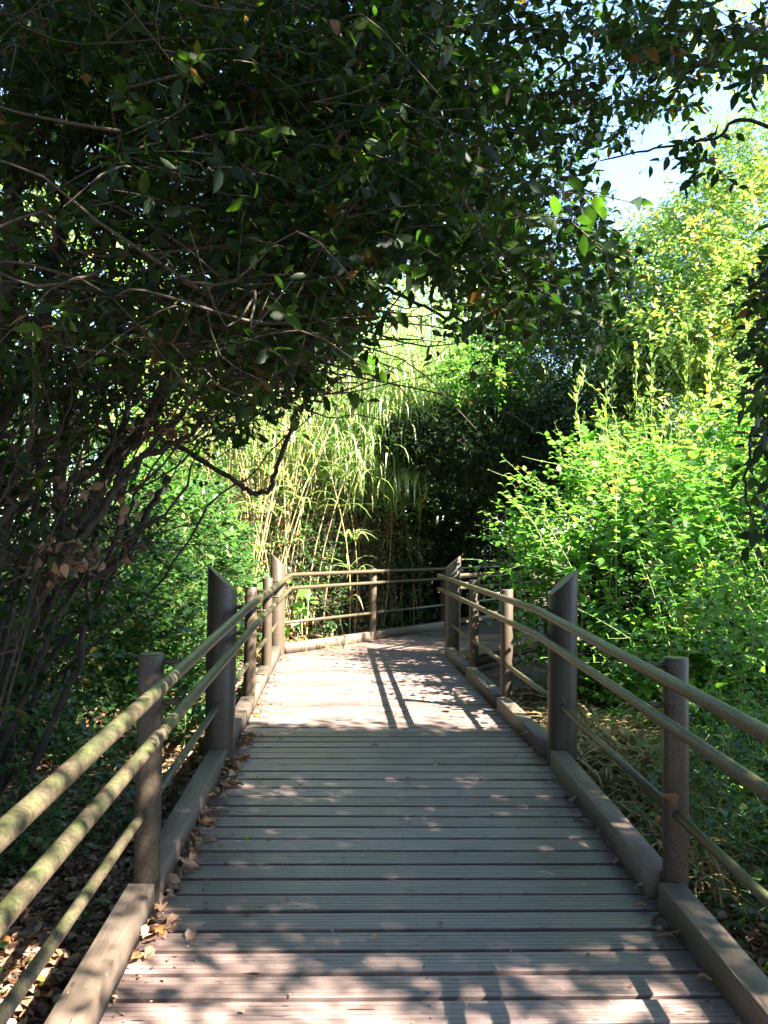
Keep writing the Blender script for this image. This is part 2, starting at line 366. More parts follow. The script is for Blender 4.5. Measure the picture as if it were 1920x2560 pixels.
def twig_leaves(L, P, D, Ln, nl, size, rng, up=1.0, rnd=.5, droop=.25, hang=.0, tmax=1., tmin=0., fan=1.0, tshift=None, twigs=None, tr=.0022):
    """leaves set alternately along curved twigs that start at P and run along D"""
    n = len(P); D = nrm(D); Ln = np.broadcast_to(Ln, (n,))
    side = nrm(np.cross(D, rng.normal(size=(n, 3)))); s2 = np.cross(D, side)
    base_t = rng.uniform(tmin, tmax, n) if tshift is None else tshift
    for k in range(nl):
        t = (k+.6)/nl; q = P + D*(Ln*t)[:, None]; q[:, 2] -= droop*(Ln*t)**2
        a = k*2.4 + rng.uniform(-.5, .5, n)
        sd = side*np.cos(a)[:, None] + s2*np.sin(a)[:, None]; sd[:, 2] *= .5
        dd = D.copy(); dd[:, 2] -= 2*droop*Ln*t
        ax = nrm(dd)*(.45+.5*(k == nl-1)) + fan*nrm(sd) + rng.normal(0, .2, (n, 3)); ax[:, 2] -= hang
        nn = np.array([0, 0, 1.])*up + rng.normal(0, rnd, (n, 3))
        sz = size*rng.uniform(.65, 1.15, n)*(1-.35*(k == nl-1))
        L.add(q, ax, nn, sz, np.clip(base_t + rng.normal(0, .12, n), 0, 1))
    if twigs is not None:
        m = 4; ts = np.linspace(0, 1, m)
        C = P[:, None, :] + D[:, None, :]*(Ln[:, None]*ts)[:, :, None]; C[:, :, 2] -= droop*(Ln[:, None]*ts)**2
        ang = np.array([0, 2.1, 4.2])
        V = C[:, :, None, :] + tr*(1-.6*ts)[None, :, None, None]*(np.cos(ang)[None, None, :, None]*side[:, None, None, :] + np.sin(ang)[None, None, :, None]*s2[:, None, None, :])
        V = V.reshape(-1, 3); o = (np.arange(n)*m*3)[:, None, None, None]
        i = (np.arange(m-1)*3)[None, :, None, None]; j = np.arange(3)[None, None, :, None]; j2 = (j+1) % 3
        Q = np.concatenate([o+i+j, o+i+j2, o+i+3+j2, o+i+3+j], -1).reshape(-1, 4)
        twigs.append((V, [Q]))
def put_tubes(root, arr, m, name, kind=None):
    if not arr: return
    V, F = join_arrays(arr); return link(name, mesh_np(name, V-np.array(root.location), F, m, smooth=True), root, kind)
def ell(rng, n, c, r, shell=.0):
    v = nrm(rng.normal(size=(n, 3))); u = rng.uniform(shell, 1, (n, 1))**(1/3)
    return np.asarray(c) + v*u*np.asarray(r)
OUTDIR = lambda P, c: nrm(P - np.asarray(c))

# ------------------------------------------------------------------ ground
def make_ground():
    g = np.concatenate([-np.geomspace(90, 8, 10), np.linspace(-7.6, 7.6, 64), np.geomspace(8, 90, 10)])
    gy = np.concatenate([-np.geomspace(90, 5, 9), np.linspace(-4.6, 20, 96), np.geomspace(21, 120, 9)])
    X, Y = np.meshgrid(g, gy); Z = ground_z(X, Y) + .015*np.random.default_rng(2).normal(size=X.shape)
    V = np.stack([X, Y, Z], -1).reshape(-1, 3); nx, ny = len(g), len(gy)
    i, j = np.meshgrid(np.arange(ny-1), np.arange(nx-1), indexing='ij'); a = (i*nx+j).ravel()
    F = np.stack([a, a+1, a+nx+1, a+nx], -1)
    o = link('ground', mesh_np('ground', V, [F], M_SOIL, smooth=True), kind='structure'); o['label'] = 'brown forest soil below and beside the wooden walkway'
make_ground()

# ------------------------------------------------------------------ boardwalk
deck = bpy.data.objects.new('boardwalk', None); COL.objects.link(deck); deck.location = (0, 0, 0)
tag(deck, 'grey grooved plank walkway running ahead and bending right', None, None, 'structure')
PITCHP, GAP = .1612, .030
def plank_profile(rng):
    """cross section of a grooved board: (along, up)"""
    h = (PITCHP-GAP)/2; pr = [(-h, -.06), (-h, -.0035), (-h+.0025, 0)]
    for k in range(4):
        c = -h + (k+1)*2*h/5; g = .0017; pr += [(c-g, 0), (c-g*.4, -.006), (c+g*.4, -.006), (c+g, 0)]
    pr += [(h-.0025, 0), (h, -.0035), (h, -.06)]
    return pr
M_SCREW, _n, _l, _b = mat('rusty_screw'); _b.inputs['Base Color'].default_value = (.03, .022, .018, 1); _b.inputs['Metallic'].default_value = .5; _b.inputs['Roughness'].default_value = .6
def SCREWS(a, b):
    return [a+.1, (a+b)/2, b-.1] if b-a > 1.6 else ([a+.1, b-.1] if b-a > .5 else [])
def plank_mesh(fl, fr, rng):
    pr = plank_profile(rng); V = []; wave = rng.uniform(-.0012, .0012, 2)
    for e, f in ((0, fl), (1, fr)):
        for a, z in pr: V.append((f(a), a, z + (wave[e] if z > -.02 else 0)))
    n = len(pr); Q = [[i, i+1, n+i+1, n+i] for i in range(n-1)] + [[n-1, 0, n, 2*n-1]]
    F = Q + [list(range(n-1, -1, -1)), list(range(n, 2*n))]; nf = len(F)
    for q in SCREWS(fl(0), fr(0)):
        for a in (-.040, .040):
            k0 = len(V); cx = q + rng.normal(0, .004); ca = a + rng.normal(0, .003)
            V += [(cx+.0055*math.cos(t*1.0472), ca+.0055*math.sin(t*1.0472), .0009) for t in range(6)]; F.append([k0+t for t in range(6)])
    me = bpy.data.meshes.new('plank'); me.from_pydata([tuple(map(float, v)) for v in V], [], F); me.materials.append(M_PLANK); me.materials.append(M_SCREW)
    for p in list(me.polygons)[nf:]: p.material_index = 1
    me.validate()
    return me
rp = np.random.default_rng(5)
variants = [plank_mesh(lambda a, q=q: -1.2-q, lambda a, q=q: 1.2+q, rp) for q in (0, .006, .012, -.005)]
def put_plank(me, c, z, head, pitch, rng):
    o = link('plank', me, deck)
    o.matrix_basis = Matrix.Translation((c[0], c[1], z)) @ Matrix.Rotation(-head, 4, 'Z') @ Matrix.Rotation(pitch, 4, 'X') @ Matrix.Rotation(rng.normal(0, .0012), 4, 'Y') @ Matrix.Rotation(rng.normal(0, .0008), 4, 'Z')
k = 0; s = -PITCHP/2 - .0
while s > -7.2:
    c = C0 + D1*s + N1*rp.uniform(-.006, .006); put_plank(variants[k % 4], c, SLOPE*s + rp.normal(0, .0010), H1, math.atan(SLOPE), rp); s -= PITCHP; k += 1
s = PITCHP/2; SEND = S3 + .06
while s + PITCHP/2 < SEND:
    c = C0 + D2*s + N2*rp.uniform(-.006, .006); put_plank(variants[k % 4], c, rp.normal(0, .0010), H2, 0, rp); s += PITCHP; k += 1
SEND = s - PITCHP/2
# turned part: boards square to the new heading, cut off along the joint
J0 = C0 + D2*(SEND+.004); AL = LFT[:2] - N3*.05; AR = RFT[:2] + N3*.05
def lat(P): return (np.asarray(P) - AL) @ N3
WR = lat(AR)
a = -1.6
while a < 7.5:
    def fl(y, a=a):
        return 0.
    def fr(y, a=a):
        # lateral position where this board meets the joint line (boards lie beyond it)
        q = AL + D3*(a+y); # q + N3*t on joint: (q + N3*t - J0).D2 = 0
        t = -((q-J0) @ D2)/(N3 @ D2); return min(WR, t)
    c = AL + D3*a
    if fr(PITCHP/2) > .03:
        me = plank_mesh(lambda y, a=a: min(0., fr(y)-.01) if False else 0., lambda y, a=a: max(.02, fr(y)), rp)
        put_plank(me, c, rp.normal(0, .001), H3, 0, rp)
    a += PITCHP
# kerb boards
def kerb(a, b, h=.12, hw=.055): link('kerb_board', mesh_np('kerb_board', *bar_arrays(a, b, hw, h, .008), M_KERB), deck)
def kerb_at(p, q, off=(0, 0, .002)):
    """kerb placed with its own local frame so that the grain runs along it"""
    p = np.asarray(p, float)+off; q = np.asarray(q, float)+off; L = np.linalg.norm(q-p)
    o = link('kerb_board', mesh_np('kerb_board', *bar_arrays((0, 0, 0), (0, L, 0), .056, .125, .004), M_KERB), deck)
    d = (q-p)/L; o.matrix_basis = Matrix.Translation(Vector(p)) @ Matrix.Rotation(-math.atan2(d[0], d[1]), 4, 'Z') @ Matrix.Rotation(math.asin(d[2]), 4, 'X')
for side, kw in ((-1, 1.155), (1, 1.105)):
    for s0, s1_ in ((-7.0, -4.2), (-4.1, SN-.06), (SN+.07, -.10), (.11, S1-.06), (S1+.06, S2-.06), (S2+.06, S3-.1)):
        kerb_at(path(s0, side, kw), path(s1_, side, kw))
BPOST = [np.array([-.153, 12.96, 0]), np.array([1.05, 14.81, 0]), np.array([2.25, 16.66, 0])]
QPOST = [np.array([2.083, 13.12, 0]), np.array([3.28, 14.96, 0])]
d3 = np.array([*D3, 0]); n3 = np.array([*N3, 0])
kerb_at(LFT + d3*.12, BPOST[0] - d3*.06); kerb_at(BPOST[0] + d3*.07, BPOST[1] - d3*.06); kerb_at(BPOST[1] + d3*.07, BPOST[2]-d3*.06)
# beams under the boards
def beam(p, q, hw=.04, h=.16, z=-.20):
    p = np.asarray(p, float)+[0, 0, z]; q = np.asarray(q, float)+[0, 0, z]; L = np.linalg.norm(q-p); d = (q-p)/L
    o = link('side_beam', mesh_np('side_beam', *bar_arrays((0, 0, 0), (0, L, 0), hw, h, .005), M_BEAM), deck)
    o.matrix_basis = Matrix.Translation(Vector(p)) @ Matrix.Rotation(-math.atan2(d[0], d[1]), 4, 'Z') @ Matrix.Rotation(math.asin(d[2]), 4, 'X')
for side in (-1, 0, 1):
    beam(path(-7.1, side, 1.12), path(-.02, side, 1.12)); beam(path(.02, side, 1.12), path(S3, side, 1.12))
beam(RFT + d3*.1 - n3*.02, RFT + d3*6.5 - n3*.02); beam(RFT + d3*.1 - n3*.02, RFT + d3*6.5 - n3*.02, .03, .14, -.37)
beam(LFT + d3*.1 + n3*.02, LFT + d3*6.5 + n3*.02)

# ------------------------------------------------------------------ railings
HP, HT, HTL, RT_, RP = 1.08, 1.325, 1.155, .099, .055
def post_mesh(r, h, below=.25):
    n = 24; a = np.linspace(0, 2*math.pi, n, endpoint=False); V = []; 
    for z, k in ((-below, 1), (h*.5, 1), (h-.006, 1), (h, .93)): V.append(np.stack([np.cos(a)*r*k, np.sin(a)*r*k, np.full(n, z)], -1))
    V = np.concatenate(V); i = np.arange(3)[:, None]*n; j = np.arange(n)[None]; j2 = (j+1) % n
    Q = np.stack([i+j, i+j2, i+n+j2, i+n+j], -1).reshape(-1, 4)
    me = bpy.data.meshes.new('post'); me.from_pydata(V.tolist(), [], Q.tolist() + [list(range(3*n, 4*n))]); me.materials.append(M_POST)
    for p in me.polygons: p.use_smooth = p.index < 2*n
    return me
def tall_mesh(r, hi, lo, below=.25):
    """thick post whose top is cut on a slant; +x is the high side"""
    n = 36; a = np.linspace(0, 2*math.pi, n, endpoint=False); top = lo + (hi-lo)*(np.cos(a)+1)/2
    V = [np.stack([np.cos(a)*r, np.sin(a)*r, np.full(n, -below)], -1), np.stack([np.cos(a)*r, np.sin(a)*r, top-.008], -1), np.stack([np.cos(a)*r*.95, np.sin(a)*r*.95, top], -1)]
    V = np.concatenate(V); i = np.arange(2)[:, None]*n; j = np.arange(n)[None]; j2 = (j+1) % n
    Q = np.stack([i+j, i+j2, i+n+j2, i+n+j], -1).reshape(-1, 4)
    me = bpy.data.meshes.new('tall_post'); me.from_pydata(V.tolist(), [], Q.tolist() + [list(range(2*n, 3*n))]); me.materials.append(M_POST)
    for p in me.polygons: p.use_smooth = p.index < n
    return me
MP, MT = post_mesh(RP, HP), tall_mesh(RT_, HT, HTL)
ZT, ZM, ZL, RO = 1.045, .872, .41, .985
def rail(root, name, pts, r):
    pts = np.array(pts); V, F = tube_arrays(pts, r, 16); return link(name, mesh_np(name, V-np.array(root.location), F, M_RAIL, smooth=True), root)
def rounded(pts, rad=.10, n=5):
    out = [pts[0]]
    for i in range(1, len(pts)-1):
        a, b, c = map(np.asarray, (pts[i-1], pts[i], pts[i+1])); u = nrm(a-b); v = nrm(c-b)
        for k in range(n+1):
            t = k/n; p0, p1 = b+u*rad, b+v*rad; out.append((1-t)**2*p0 + 2*t*(1-t)*b + t*t*p1)
    out.append(pts[-1]); return np.array(out)
def subdiv(pts, step=.5):
    o = []
    for a, b in zip(pts[:-1], pts[1:]):
        m = max(1, int(np.linalg.norm(np.array(b)-a)/step)); o += [a + (b-a)*k/m for k in range(m)]
    o.append(pts[-1]); return np.array(o)
def bracket(root, p, q):
    V, F = tube_arrays(np.array([p, (p+q)/2, q]), .0125, 10); link('bracket', mesh_np('bracket', V-np.array(root.location), F, M_POST, smooth=True), root)
def put_post(root, p, tall=None, ang=0):
    o = link('tall_post' if tall else 'post', MT if tall else MP, root); o.location = Vector(p-np.array(root.location)); o.rotation_euler = (0, 0, ang)
    return o
def side_railing(root, side, s_start):
    for s in (-6.0, -4.0, SN, S1, S2):
        p = path(s, side, W); put_post(root, p)
        for z in (ZT, ZM): bracket(root, path(s, side, W-.04, z), path(s, side, RO, z))
    for s in (0, S3):
        p = path(s, side, W+.01); put_post(root, p, True, (math.pi if side < 0 else 0) - (H2 if s else H1))
        for z in (ZT, ZM): bracket(root, path(s, side, W-.05, z), path(s, side, RO, z))
    st = [-6.9, -6., -4., SN, 0, S1, S2, S3]
    for a, b in zip(st[:-1], st[1:]):
        lw = 1.16 if side < 0 else 1.135
        ea = .05 if a in (-6., -4., SN, S1, S2) else .09; 
        pa, pb = path(a, side, lw, ZL), path(b, side, lw, ZL); d = nrm(pb-pa)
        # each length runs into the inner face of its posts and ends there
        rail(root, 'lower_rail', np.array([pa + d*.012, (pa+pb)/2, pb - d*.012]), .021)
left = thing('railing', 'long left-hand railing that bends right round the far corner', 'railing', tuple(path(0, -1, W)))
right = thing('railing', 'right-hand railing beside the green bramble, with two slant-cut posts', 'railing', tuple(path(0, 1, W)))
side_railing(left, -1, -7); side_railing(right, 1, -7)
def inter(p, d, q, e):
    A = np.array([[d[0], -e[0]], [d[1], -e[1]]]); t = np.linalg.solve(A, np.asarray(q)[:2]-np.asarray(p)[:2]); return np.asarray(p)[:2] + np.asarray(d)[:2]*t[0]
for z, r, nm in ((ZT, .0265, 'handrail'), (ZM, .0245, 'middle_rail')):
    rail(right, nm, subdiv(rounded([path(-6.9, 1, RO, z), path(0, 1, RO, z), path(S3+.20, 1, RO, z)])), r)
    cor = inter(path(1, -1, RO), D2, BPOST[0]+n3*.085, D3); cor = np.array([*cor, z])
    rail(left, nm, subdiv(rounded([path(-6.9, -1, RO, z), path(0, -1, RO, z), cor, BPOST[2]+n3*.085+[0, 0, z]])), r)
for p in BPOST:
    put_post(left, p); 
    for z in (ZT, ZM): bracket(left, p+n3*.03+[0, 0, z], p+n3*.085+[0, 0, z])
bp = [LFT] + BPOST
for a, b in zip(bp[:-1], bp[1:]):
    d = nrm(b-a); rail(left, 'lower_rail', np.array([a+d*.02, (a+b)/2, b-d*.01])+n3*.02+[0, 0, ZL], .021)
far = thing('railing', 'short shaded railing behind the far slant-cut post, partly under bramble', 'railing', tuple(QPOST[0]))
for p in QPOST:
    put_post(far, p)
    for z in (ZT, ZM): bracket(far, p-n3*.03+[0, 0, z], p-n3*.10+[0, 0, z])
for z, r, nm in ((ZT, .0265, 'handrail'), (ZM, .0245, 'middle_rail')):
    rail(far, nm, subdiv(np.array([RFT+d3*.08-n3*.10+[0, 0, z], QPOST[1]+d3*.6-n3*.10+[0, 0, z]])), r)
rail(far, 'lower_rail', np.array([RFT+d3*.09+[0, 0, ZL], (RFT+QPOST[0])/2+[0, 0, ZL], QPOST[0]+[0, 0, ZL]]), .021)
rail(far, 'lower_rail', np.array([QPOST[0]+d3*.02+[0, 0, ZL], QPOST[1]+[0, 0, ZL]]), .021)

# ------------------------------------------------------------------ overhanging trees, left
def stem(pts, r0, r1, seed=0, n=7, sides=9, jit=.008):
    """trace of (view x, view y, metres ahead) turned into points of the place"""
    P = np.array([unproj(*p) if len(p) == 3 else np.array(p[:3], float) for p in pts]); P = smooth_path(P, n, jit, seed)
    return tube_arrays(P, np.linspace(r0, r1, len(P))*(1+.08*np.sin(np.arange(len(P))*1.9+seed)), sides, wob=.10, seed=seed), P
def G(x, y): return (x, y, float(ground_z(x, y))-.1, 'w')
CANOPY = [(-60, -60), (1740, -60), (1780, 40), (1690, 160), (1720, 310), (1600, 270), (1530, 380), (1460, 430), (1520, 560), (1535, 720), (1460, 800), (1440, 850), (1330, 830), (1200, 830), (1110, 690), (1000, 640), (930, 660), (870, 770), (790, 880), (700, 1010), (600, 1100), (500, 1180), (455, 1260), (360, 1340), (300, 1480), (190, 1560), (70, 1680), (-60, 1780)]
def canopy_points(rng, n, dmin, dmax):
    """spots in the air over and beside the walkway where twigs grow"""
    out = []
    tot = 0
    while tot < n:
        m = n*2; d = (rng.uniform(dmin**2, dmax**2, m))**.5
        px, py = rng.uniform(-60, 1830, m), rng.uniform(-60, 1780, m)
        P = np.array([0, 0, EYE]) + np.stack([(px-960)/FPX*d, d, (1353-py)/FPX*d], -1)
        qx, qy, _ = proj(P); ok = inpoly(qx, qy, CANOPY)
        z, x = P[:, 2], P[:, 0]
        ok &= (z > 2.05) | (x < -1.45 - .1*np.abs(vnoise(P, .5, 3)))
        ok &= z < 5.2
        ok &= z > ground_z(x, P[:, 1]) + .1
        dens = .62 + .75*vnoise(P, .5, 4)
        # loose towards the sky corner
        sky_ = (qx > 1080) & (qy < 470) ; dens = np.where(sky_, dens*.6 - .10, dens); dens = np.where((qx < 520) & (qy > 420), dens*.42, dens)
        low = qy > 900; dens = np.where(low & (qx > 350), dens*.6, dens)
        ok &= rng.uniform(size=m) < dens
        out.append(P[ok]); tot += ok.sum()
    return np.concatenate(out)[:n]
rc = np.random.default_rng(21)
stems = {}
def mk(key, *a, **k): stems.setdefault(key, []).append(stem(*a, **k))
# heavy dark stem at the left edge
mk('A', [G(-2.35, 3.9), (-110, 1700, 4.1), (-60, 1200, 4.0), (25, 700, 3.8), (40, 330, 3.6), (110, 0, 3.4), (170, -400, 3.2)], .045, .04, 1)
mk('A', [(-60, 1200, 4.0), (110, 800, 4.1), (175, 420, 4.2), (205, 170, 4.2), (220, -60, 4.2)], .035, .022, 2)
mk('A', [(0, 400, 3.6), (175, 362, 3.8), (330, 370, 4.0), (435, 384, 4.1)], .013, .009, 3)
mk('A', [(-40, 560, 3.4), (90, 420, 3.5), (230, 250, 3.7), (420, 90, 3.8)], .012, .005, 31)
# long diagonal stem to the upper middle
mk('B', [G(-2.6, 5.0), (20, 1640, 5.2), (160, 1370, 5.2), (275, 1172, 5.1), (363, 1070, 5.0), (422, 939, 4.9), (500, 800, 4.8), (590, 620, 4.7), (690, 470, 4.6), (780, 330, 4.5), (900, 150, 4.4), (1010, -50, 4.2)], .046, .022, 4)
mk('B', [(600, 600, 4.7), (640, 470, 4.6), (720, 370, 4.5), (810, 335, 4.4), (960, 325, 4.2), (1150, 285, 4.0), (1320, 240, 3.8), (1460, 230, 3.7)], .026, .007, 5)
mk('B', [(720, 420, 4.5), (860, 500, 4.4), (980, 575, 4.2), (1120, 590, 4.1), (1290, 640, 3.9), (1420, 700, 3.8)], .016, .005, 6)
mk('B', [(640, 640, 4.7), (820, 680, 4.5), (960, 720, 4.3), (1060, 765, 4.2), (1200, 820, 4.0), (1330, 850, 3.9)], .014, .004, 7)
mk('B', [(780, 330, 4.5), (930, 300, 4.3), (1080, 200, 4.1), (1250, 120, 3.9), (1400, 30, 3.7)], .014, .005, 71)
# dark crooked stem
mk('C', [G(-3.2, 5.4), (120, 1480, 5.6), (150, 1200, 5.5), (173, 980, 5.4), (225, 880, 5.3), (325, 755, 5.2), (395, 655, 5.1), (500, 540, 5.0), (640, 400, 4.9), (700, 200, 4.7), (730, -40, 4.5)], .05, .028, 8)
mk('C', [(560, 900, 5.2), (555, 600, 5.1), (575, 420, 5.0), (610, 180, 4.9), (578, -40, 4.8)], .018, .012, 9)
mk('C', [(330, 1400, 5.3), (300, 1200, 5.3), (250, 900, 5.2), (290, 600, 5.1), (300, 300, 5.0), (345, -40, 4.9)], .018, .012, 10)
mk('C', [(395, 655, 5.1), (440, 560, 5.0), (560, 520, 4.8), (700, 545, 4.7)], .015, .006, 101)
# low leaning stem and the hooked branch
mk('D', [G(-2.9, 5.6), (-60, 1720, 5.4), (60, 1570, 5.5), (165, 1470, 5.5), (290, 1410, 5.6), (363, 1298, 5.7), (420, 1190, 5.7)], .045, .02, 11)
mk('D', [(-30, 1660, 4.6), (110, 1480, 4.7), (200, 1330, 4.8), (330, 1170, 4.9), (480, 1000, 5.0), (560, 800, 5.0), (620, 650, 5.0)], .022, .010, 12)
mk('D', [(200, 1200, 5.0), (330, 1092, 5.1), (430, 1110, 5.1), (520, 1160, 5.1), (600, 1214, 5.1), (638, 1232, 5.1), (672, 1224, 5.1), (695, 1165, 5.1), (735, 1050, 5.05), (790, 975, 5.0), (814, 930, 5.0), (822, 820, 4.95), (820, 700, 4.9), (805, 560, 4.9)], .017, .012, 13, n=5)
mk('D', [(735, 1050, 5.05), (800, 985, 5.0), (900, 905, 4.9), (960, 840, 4.9), (1010, 760, 4.8)], .006, .003, 14)

rs = np.random.default_rng(77)
for k in range(84):
    d = rs.uniform(3.6, 6.4); x0 = rs.uniform(-420, 200); y0 = rs.uniform(1250, 1750); g = unproj(x0, y0, d); g0 = (g[0]-.5, d, float(ground_z(g[0]-.5, d))-.1, 'w')
    pts = [g0, (x0, y0, d)]; x, y = x0, y0; slope = rs.choice([.25, .55, .9, 1.2])
    for q in range(rs.integers(3, 6)):
        x += rs.uniform(90, 220)*slope; y -= rs.uniform(110, 240); pts.append((x, y, d - .10*q + rs.normal(0, .10)))
    mk('ACDC'[k % 4], pts, rs.choice([.007, .010, .014, .024]), .003, 200+k, 5, 6, .014)
P1 = canopy_points(rc, 2700, 2.4, 4.4); P2 = canopy_points(rc, 4200, 4.2, 7.4)
P3 = []
while sum(map(len, P3)) < 950:   # thick middle of the canopy
    P = np.stack([rc.uniform(-1.6, 1.5, 800), rc.uniform(4.6, 7.2, 800), rc.uniform(3.3, 5.0, 800)], -1); a_, b_, _ = proj(P); P3.append(P[inpoly(a_, b_, CANOPY) & (a_ < 1330) & (vnoise(P, .5, 4) > -.35)])
PA = np.concatenate([P1, P2] + P3); qx, qy, qd = proj(PA)
own = np.where(qx < 330, 0, np.where((qy > 900) | ((qx < 620) & (qy > 600)), 3, np.where((qx > 760), 1, 2)))
TREES = [('A', 'bay_tree', 'dark thick-stemmed leafy tree at the far left edge, beside the railing', (-2.35, 3.9)),
         ('B', 'bay_tree', 'broad leafy tree whose diagonal stem carries the dark canopy over the walkway', (-2.6, 5.0)),
         ('C', 'bay_tree', 'tree with crooked dark trunk in the shade left of the walkway', (-3.2, 5.4)),
         ('D', 'bay_tree', 'low leaning tree on the left with a hooked bare branch hanging over the path', (-2.9, 5.6))]
LB = None
for i, (key, nm, lab, (bx, by)) in enumerate(TREES):
    root = thing(nm, lab, 'tree', (bx, by, float(ground_z(bx, by))), 'trees arching over the walkway')
    for j, (arr, P) in enumerate(stems[key]): put_tubes(root, [arr], M_BARK, 'trunk' if j == 0 else 'branch')
    sel = own == i; P = PA[sel]; n = len(P); rr = np.random.default_rng(100+i); L = Leaves(); tw = []
    D = rr.normal(size=(n, 3)); D[:, 2] = D[:, 2]*.35 - .10; D[:, 0] += .3
    size = np.where(rr.uniform(size=n) < .25, .095, .072)
    twig_leaves(L, P, D, rr.uniform(.15, .36, n), 8, .068, rr, up=.8, rnd=.6, droop=.5, hang=.25, tmax=.86, twigs=tw, tr=.0026)
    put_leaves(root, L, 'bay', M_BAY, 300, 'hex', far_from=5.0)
    # bare twig tangle and thin vines
    m = 420 if i != 1 else 160
    for q in range(m):
        p = P[rr.integers(n)]; d = rr.normal(size=3); d[2] = abs(d[2])*.4-.2; d /= np.linalg.norm(d); ln = rr.uniform(.25, 1.0) if i != 1 else rr.uniform(.2, .5)
        c = np.array([p, p+d*ln*.35+rr.normal(0, .05, 3), p+d*ln*.7+rr.normal(0, .08, 3), p+d*ln+rr.normal(0, .1, 3)-[0, 0, .1*ln]])
        tw.append(tube_arrays(smooth_path(c, 3), np.linspace(rr.uniform(.0025, .007), .0015, 10), 4, cap=False))
    put_tubes(root, tw, M_TWIG, 'twigs', 'stuff')
# ------------------------------------------------------------------ tree on the right: crown over the viewer, branch ends hanging in from the right
def shade_crown(root, rr, blobs, size, m=M_BAY):
    L = Leaves()
    for c, r, n in blobs:
        P = ell(rr, n, c, r, .1); P = P[vnoise(P, .8, 9) > (-.55 if c[1] > 1 else -.05)]
        px, py, d = proj(P); ok = ~((px > -150) & (px < 2070) & (py > -150) & (d > 0) & (rr.uniform(size=len(P)) > np.where(px < 700, .12, 0))); P = P[ok]; n = len(P)
        D = rr.normal(size=(n, 3)); D[:, 2] *= .4
        twig_leaves(L, P, D, rr.uniform(.25, .5, n), 7, size, rr, up=.9, rnd=.5, droop=.4, hang=.1, tmax=.8)
    return L
rr = np.random.default_rng(300)
root = thing('bay_tree', 'tree at the right edge, dark trunk low beside the near post, leafy sprays hanging in', 'tree', (1.98, 3.55, float(ground_z(1.98, 3.55))), 'trees arching over the walkway')
arr, P = stem([G(1.93, 3.85), (1.97, 3.8, .1, 'w'), (2.3, 3.5, .9, 'w'), (3.0, 3.1, 2.3, 'w'), (3.7, 2.6, 4.0, 'w'), (4.2, 2.2, 5.6, 'w')], .17, .07, 50, jit=.004)
put_tubes(root, [arr], M_BARK, 'trunk')
for pts, a, b, sd in (([(3.0, 3.1, 2.3, 'w'), (2.7, 3.3, 2.9, 'w'), (1900, 120, 3.6), (1750, 158, 3.7), (1640, 160, 3.8)], .03, .007, 51),
                      ([(3.0, 3.1, 2.3, 'w'), (2.5, 3.4, 2.6, 'w'), (1920, 318, 3.4), (1790, 345, 3.5), (1640, 372, 3.6), (1500, 402, 3.7)], .012, .003, 52),
                      ([(3.2, 3.0, 2.7, 'w'), (2.2, 3.2, 2.3, 'w'), (1935, 1030, 3.2), (1872, 1155, 3.2), (1864, 1223, 3.2), (1880, 1290, 3.2), (1930, 1370, 3.2)], .008, .004, 53)):
    arr, P = stem(pts, a, b, sd, jit=.003); put_tubes(root, [arr], M_BARK, 'branch')
RIGHTBITS = [[(1600, 120), (1960, 0), (1960, 200), (1720, 220)], [(1900, 640), (2000, 560), (2000, 1400), (1930, 1330), (1925, 1150), (1890, 900)], [(1700, 330), (1800, 330), (1800, 440), (1700, 430)], [(1420, 0), (1800, 0), (1760, 140), (1500, 120)]]
PR = []
for poly, n, d0, d1 in zip(RIGHTBITS, (90, 200, 16, 50), (2.6, 2.6, 3.3, 2.6), (4.4, 4.2, 3.6, 4.2)):
    poly = np.array(poly); m = n*6; px = rr.uniform(poly[:, 0].min(), poly[:, 0].max(), m); py = rr.uniform(poly[:, 1].min(), poly[:, 1].max(), m)
    ok = inpoly(px, py, poly.tolist()); px, py = px[ok][:n], py[ok][:n]
    PR.append(np.array([unproj(a, b, c) for a, b, c in zip(px, py, rr.uniform(d0, d1, len(px)))]))
PR = np.concatenate(PR); n = len(PR); L = Leaves(); tw = []
D = rr.normal(size=(n, 3)); D[:, 2] = D[:, 2]*.3-.2; D[:, 0] -= .5
twig_leaves(L, PR, D, rr.uniform(.10, .20, n), 5, .066, rr, up=.7, rnd=.6, droop=.5, hang=.3, tmax=.8, twigs=tw)
put_leaves(root, L, 'bay', M_BAY, 300)
put_tubes(root, tw, M_TWIG, 'twigs', 'stuff')
SHADE = [((4.8, 2.75, 5.4), (2.6, 1.75, 1.0), 5200), ((4.7, .1, 5.4), (2.4, 1.1, .5), 260), ((3.2, -1.9, 5.0), (2.6, 1.2, 1.0), 900), ((7.0, 1.8, 6.2), (2.4, 2.0, 1.0), 2400), ((1.4, 3.0, 5.4), (2.2, 2.8, .8), 3000)]
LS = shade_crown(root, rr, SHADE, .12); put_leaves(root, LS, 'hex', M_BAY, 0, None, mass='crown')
# crown of the left-hand trees above the frame
LB = thing('bay_tree', 'dark evergreen crown closing over the walkway at the top of the view', 'tree', (-3.4, 1.0, float(ground_z(-3.4, 1.0))), 'trees arching over the walkway')
arr, P = stem([G(-3.4, 1.0), (-3.1, 1.2, 1.5, 'w'), (-2.6, 1.8, 3.2, 'w'), (-1.6, 2.4, 4.8, 'w'), (-.6, 2.8, 5.6, 'w')], .14, .06, 60); put_tubes(LB, [arr], M_BARK, 'trunk')
LS = shade_crown(LB, rr, [((-1.0, 3.4, 5.2), (2.8, 3.4, .9), 3000), ((0, -2.6, 5.0), (4.2, 3.0, .9), 4500), ((-4.2, 0, 3.2), (1.4, 4.5, 2.6), 4000), ((-3.9, 4.4, 3.5), (1.5, 2.6, 2.0), 3000)], .12); put_leaves(LB, LS, 'hex', M_BAY, 0, None, mass='crown')

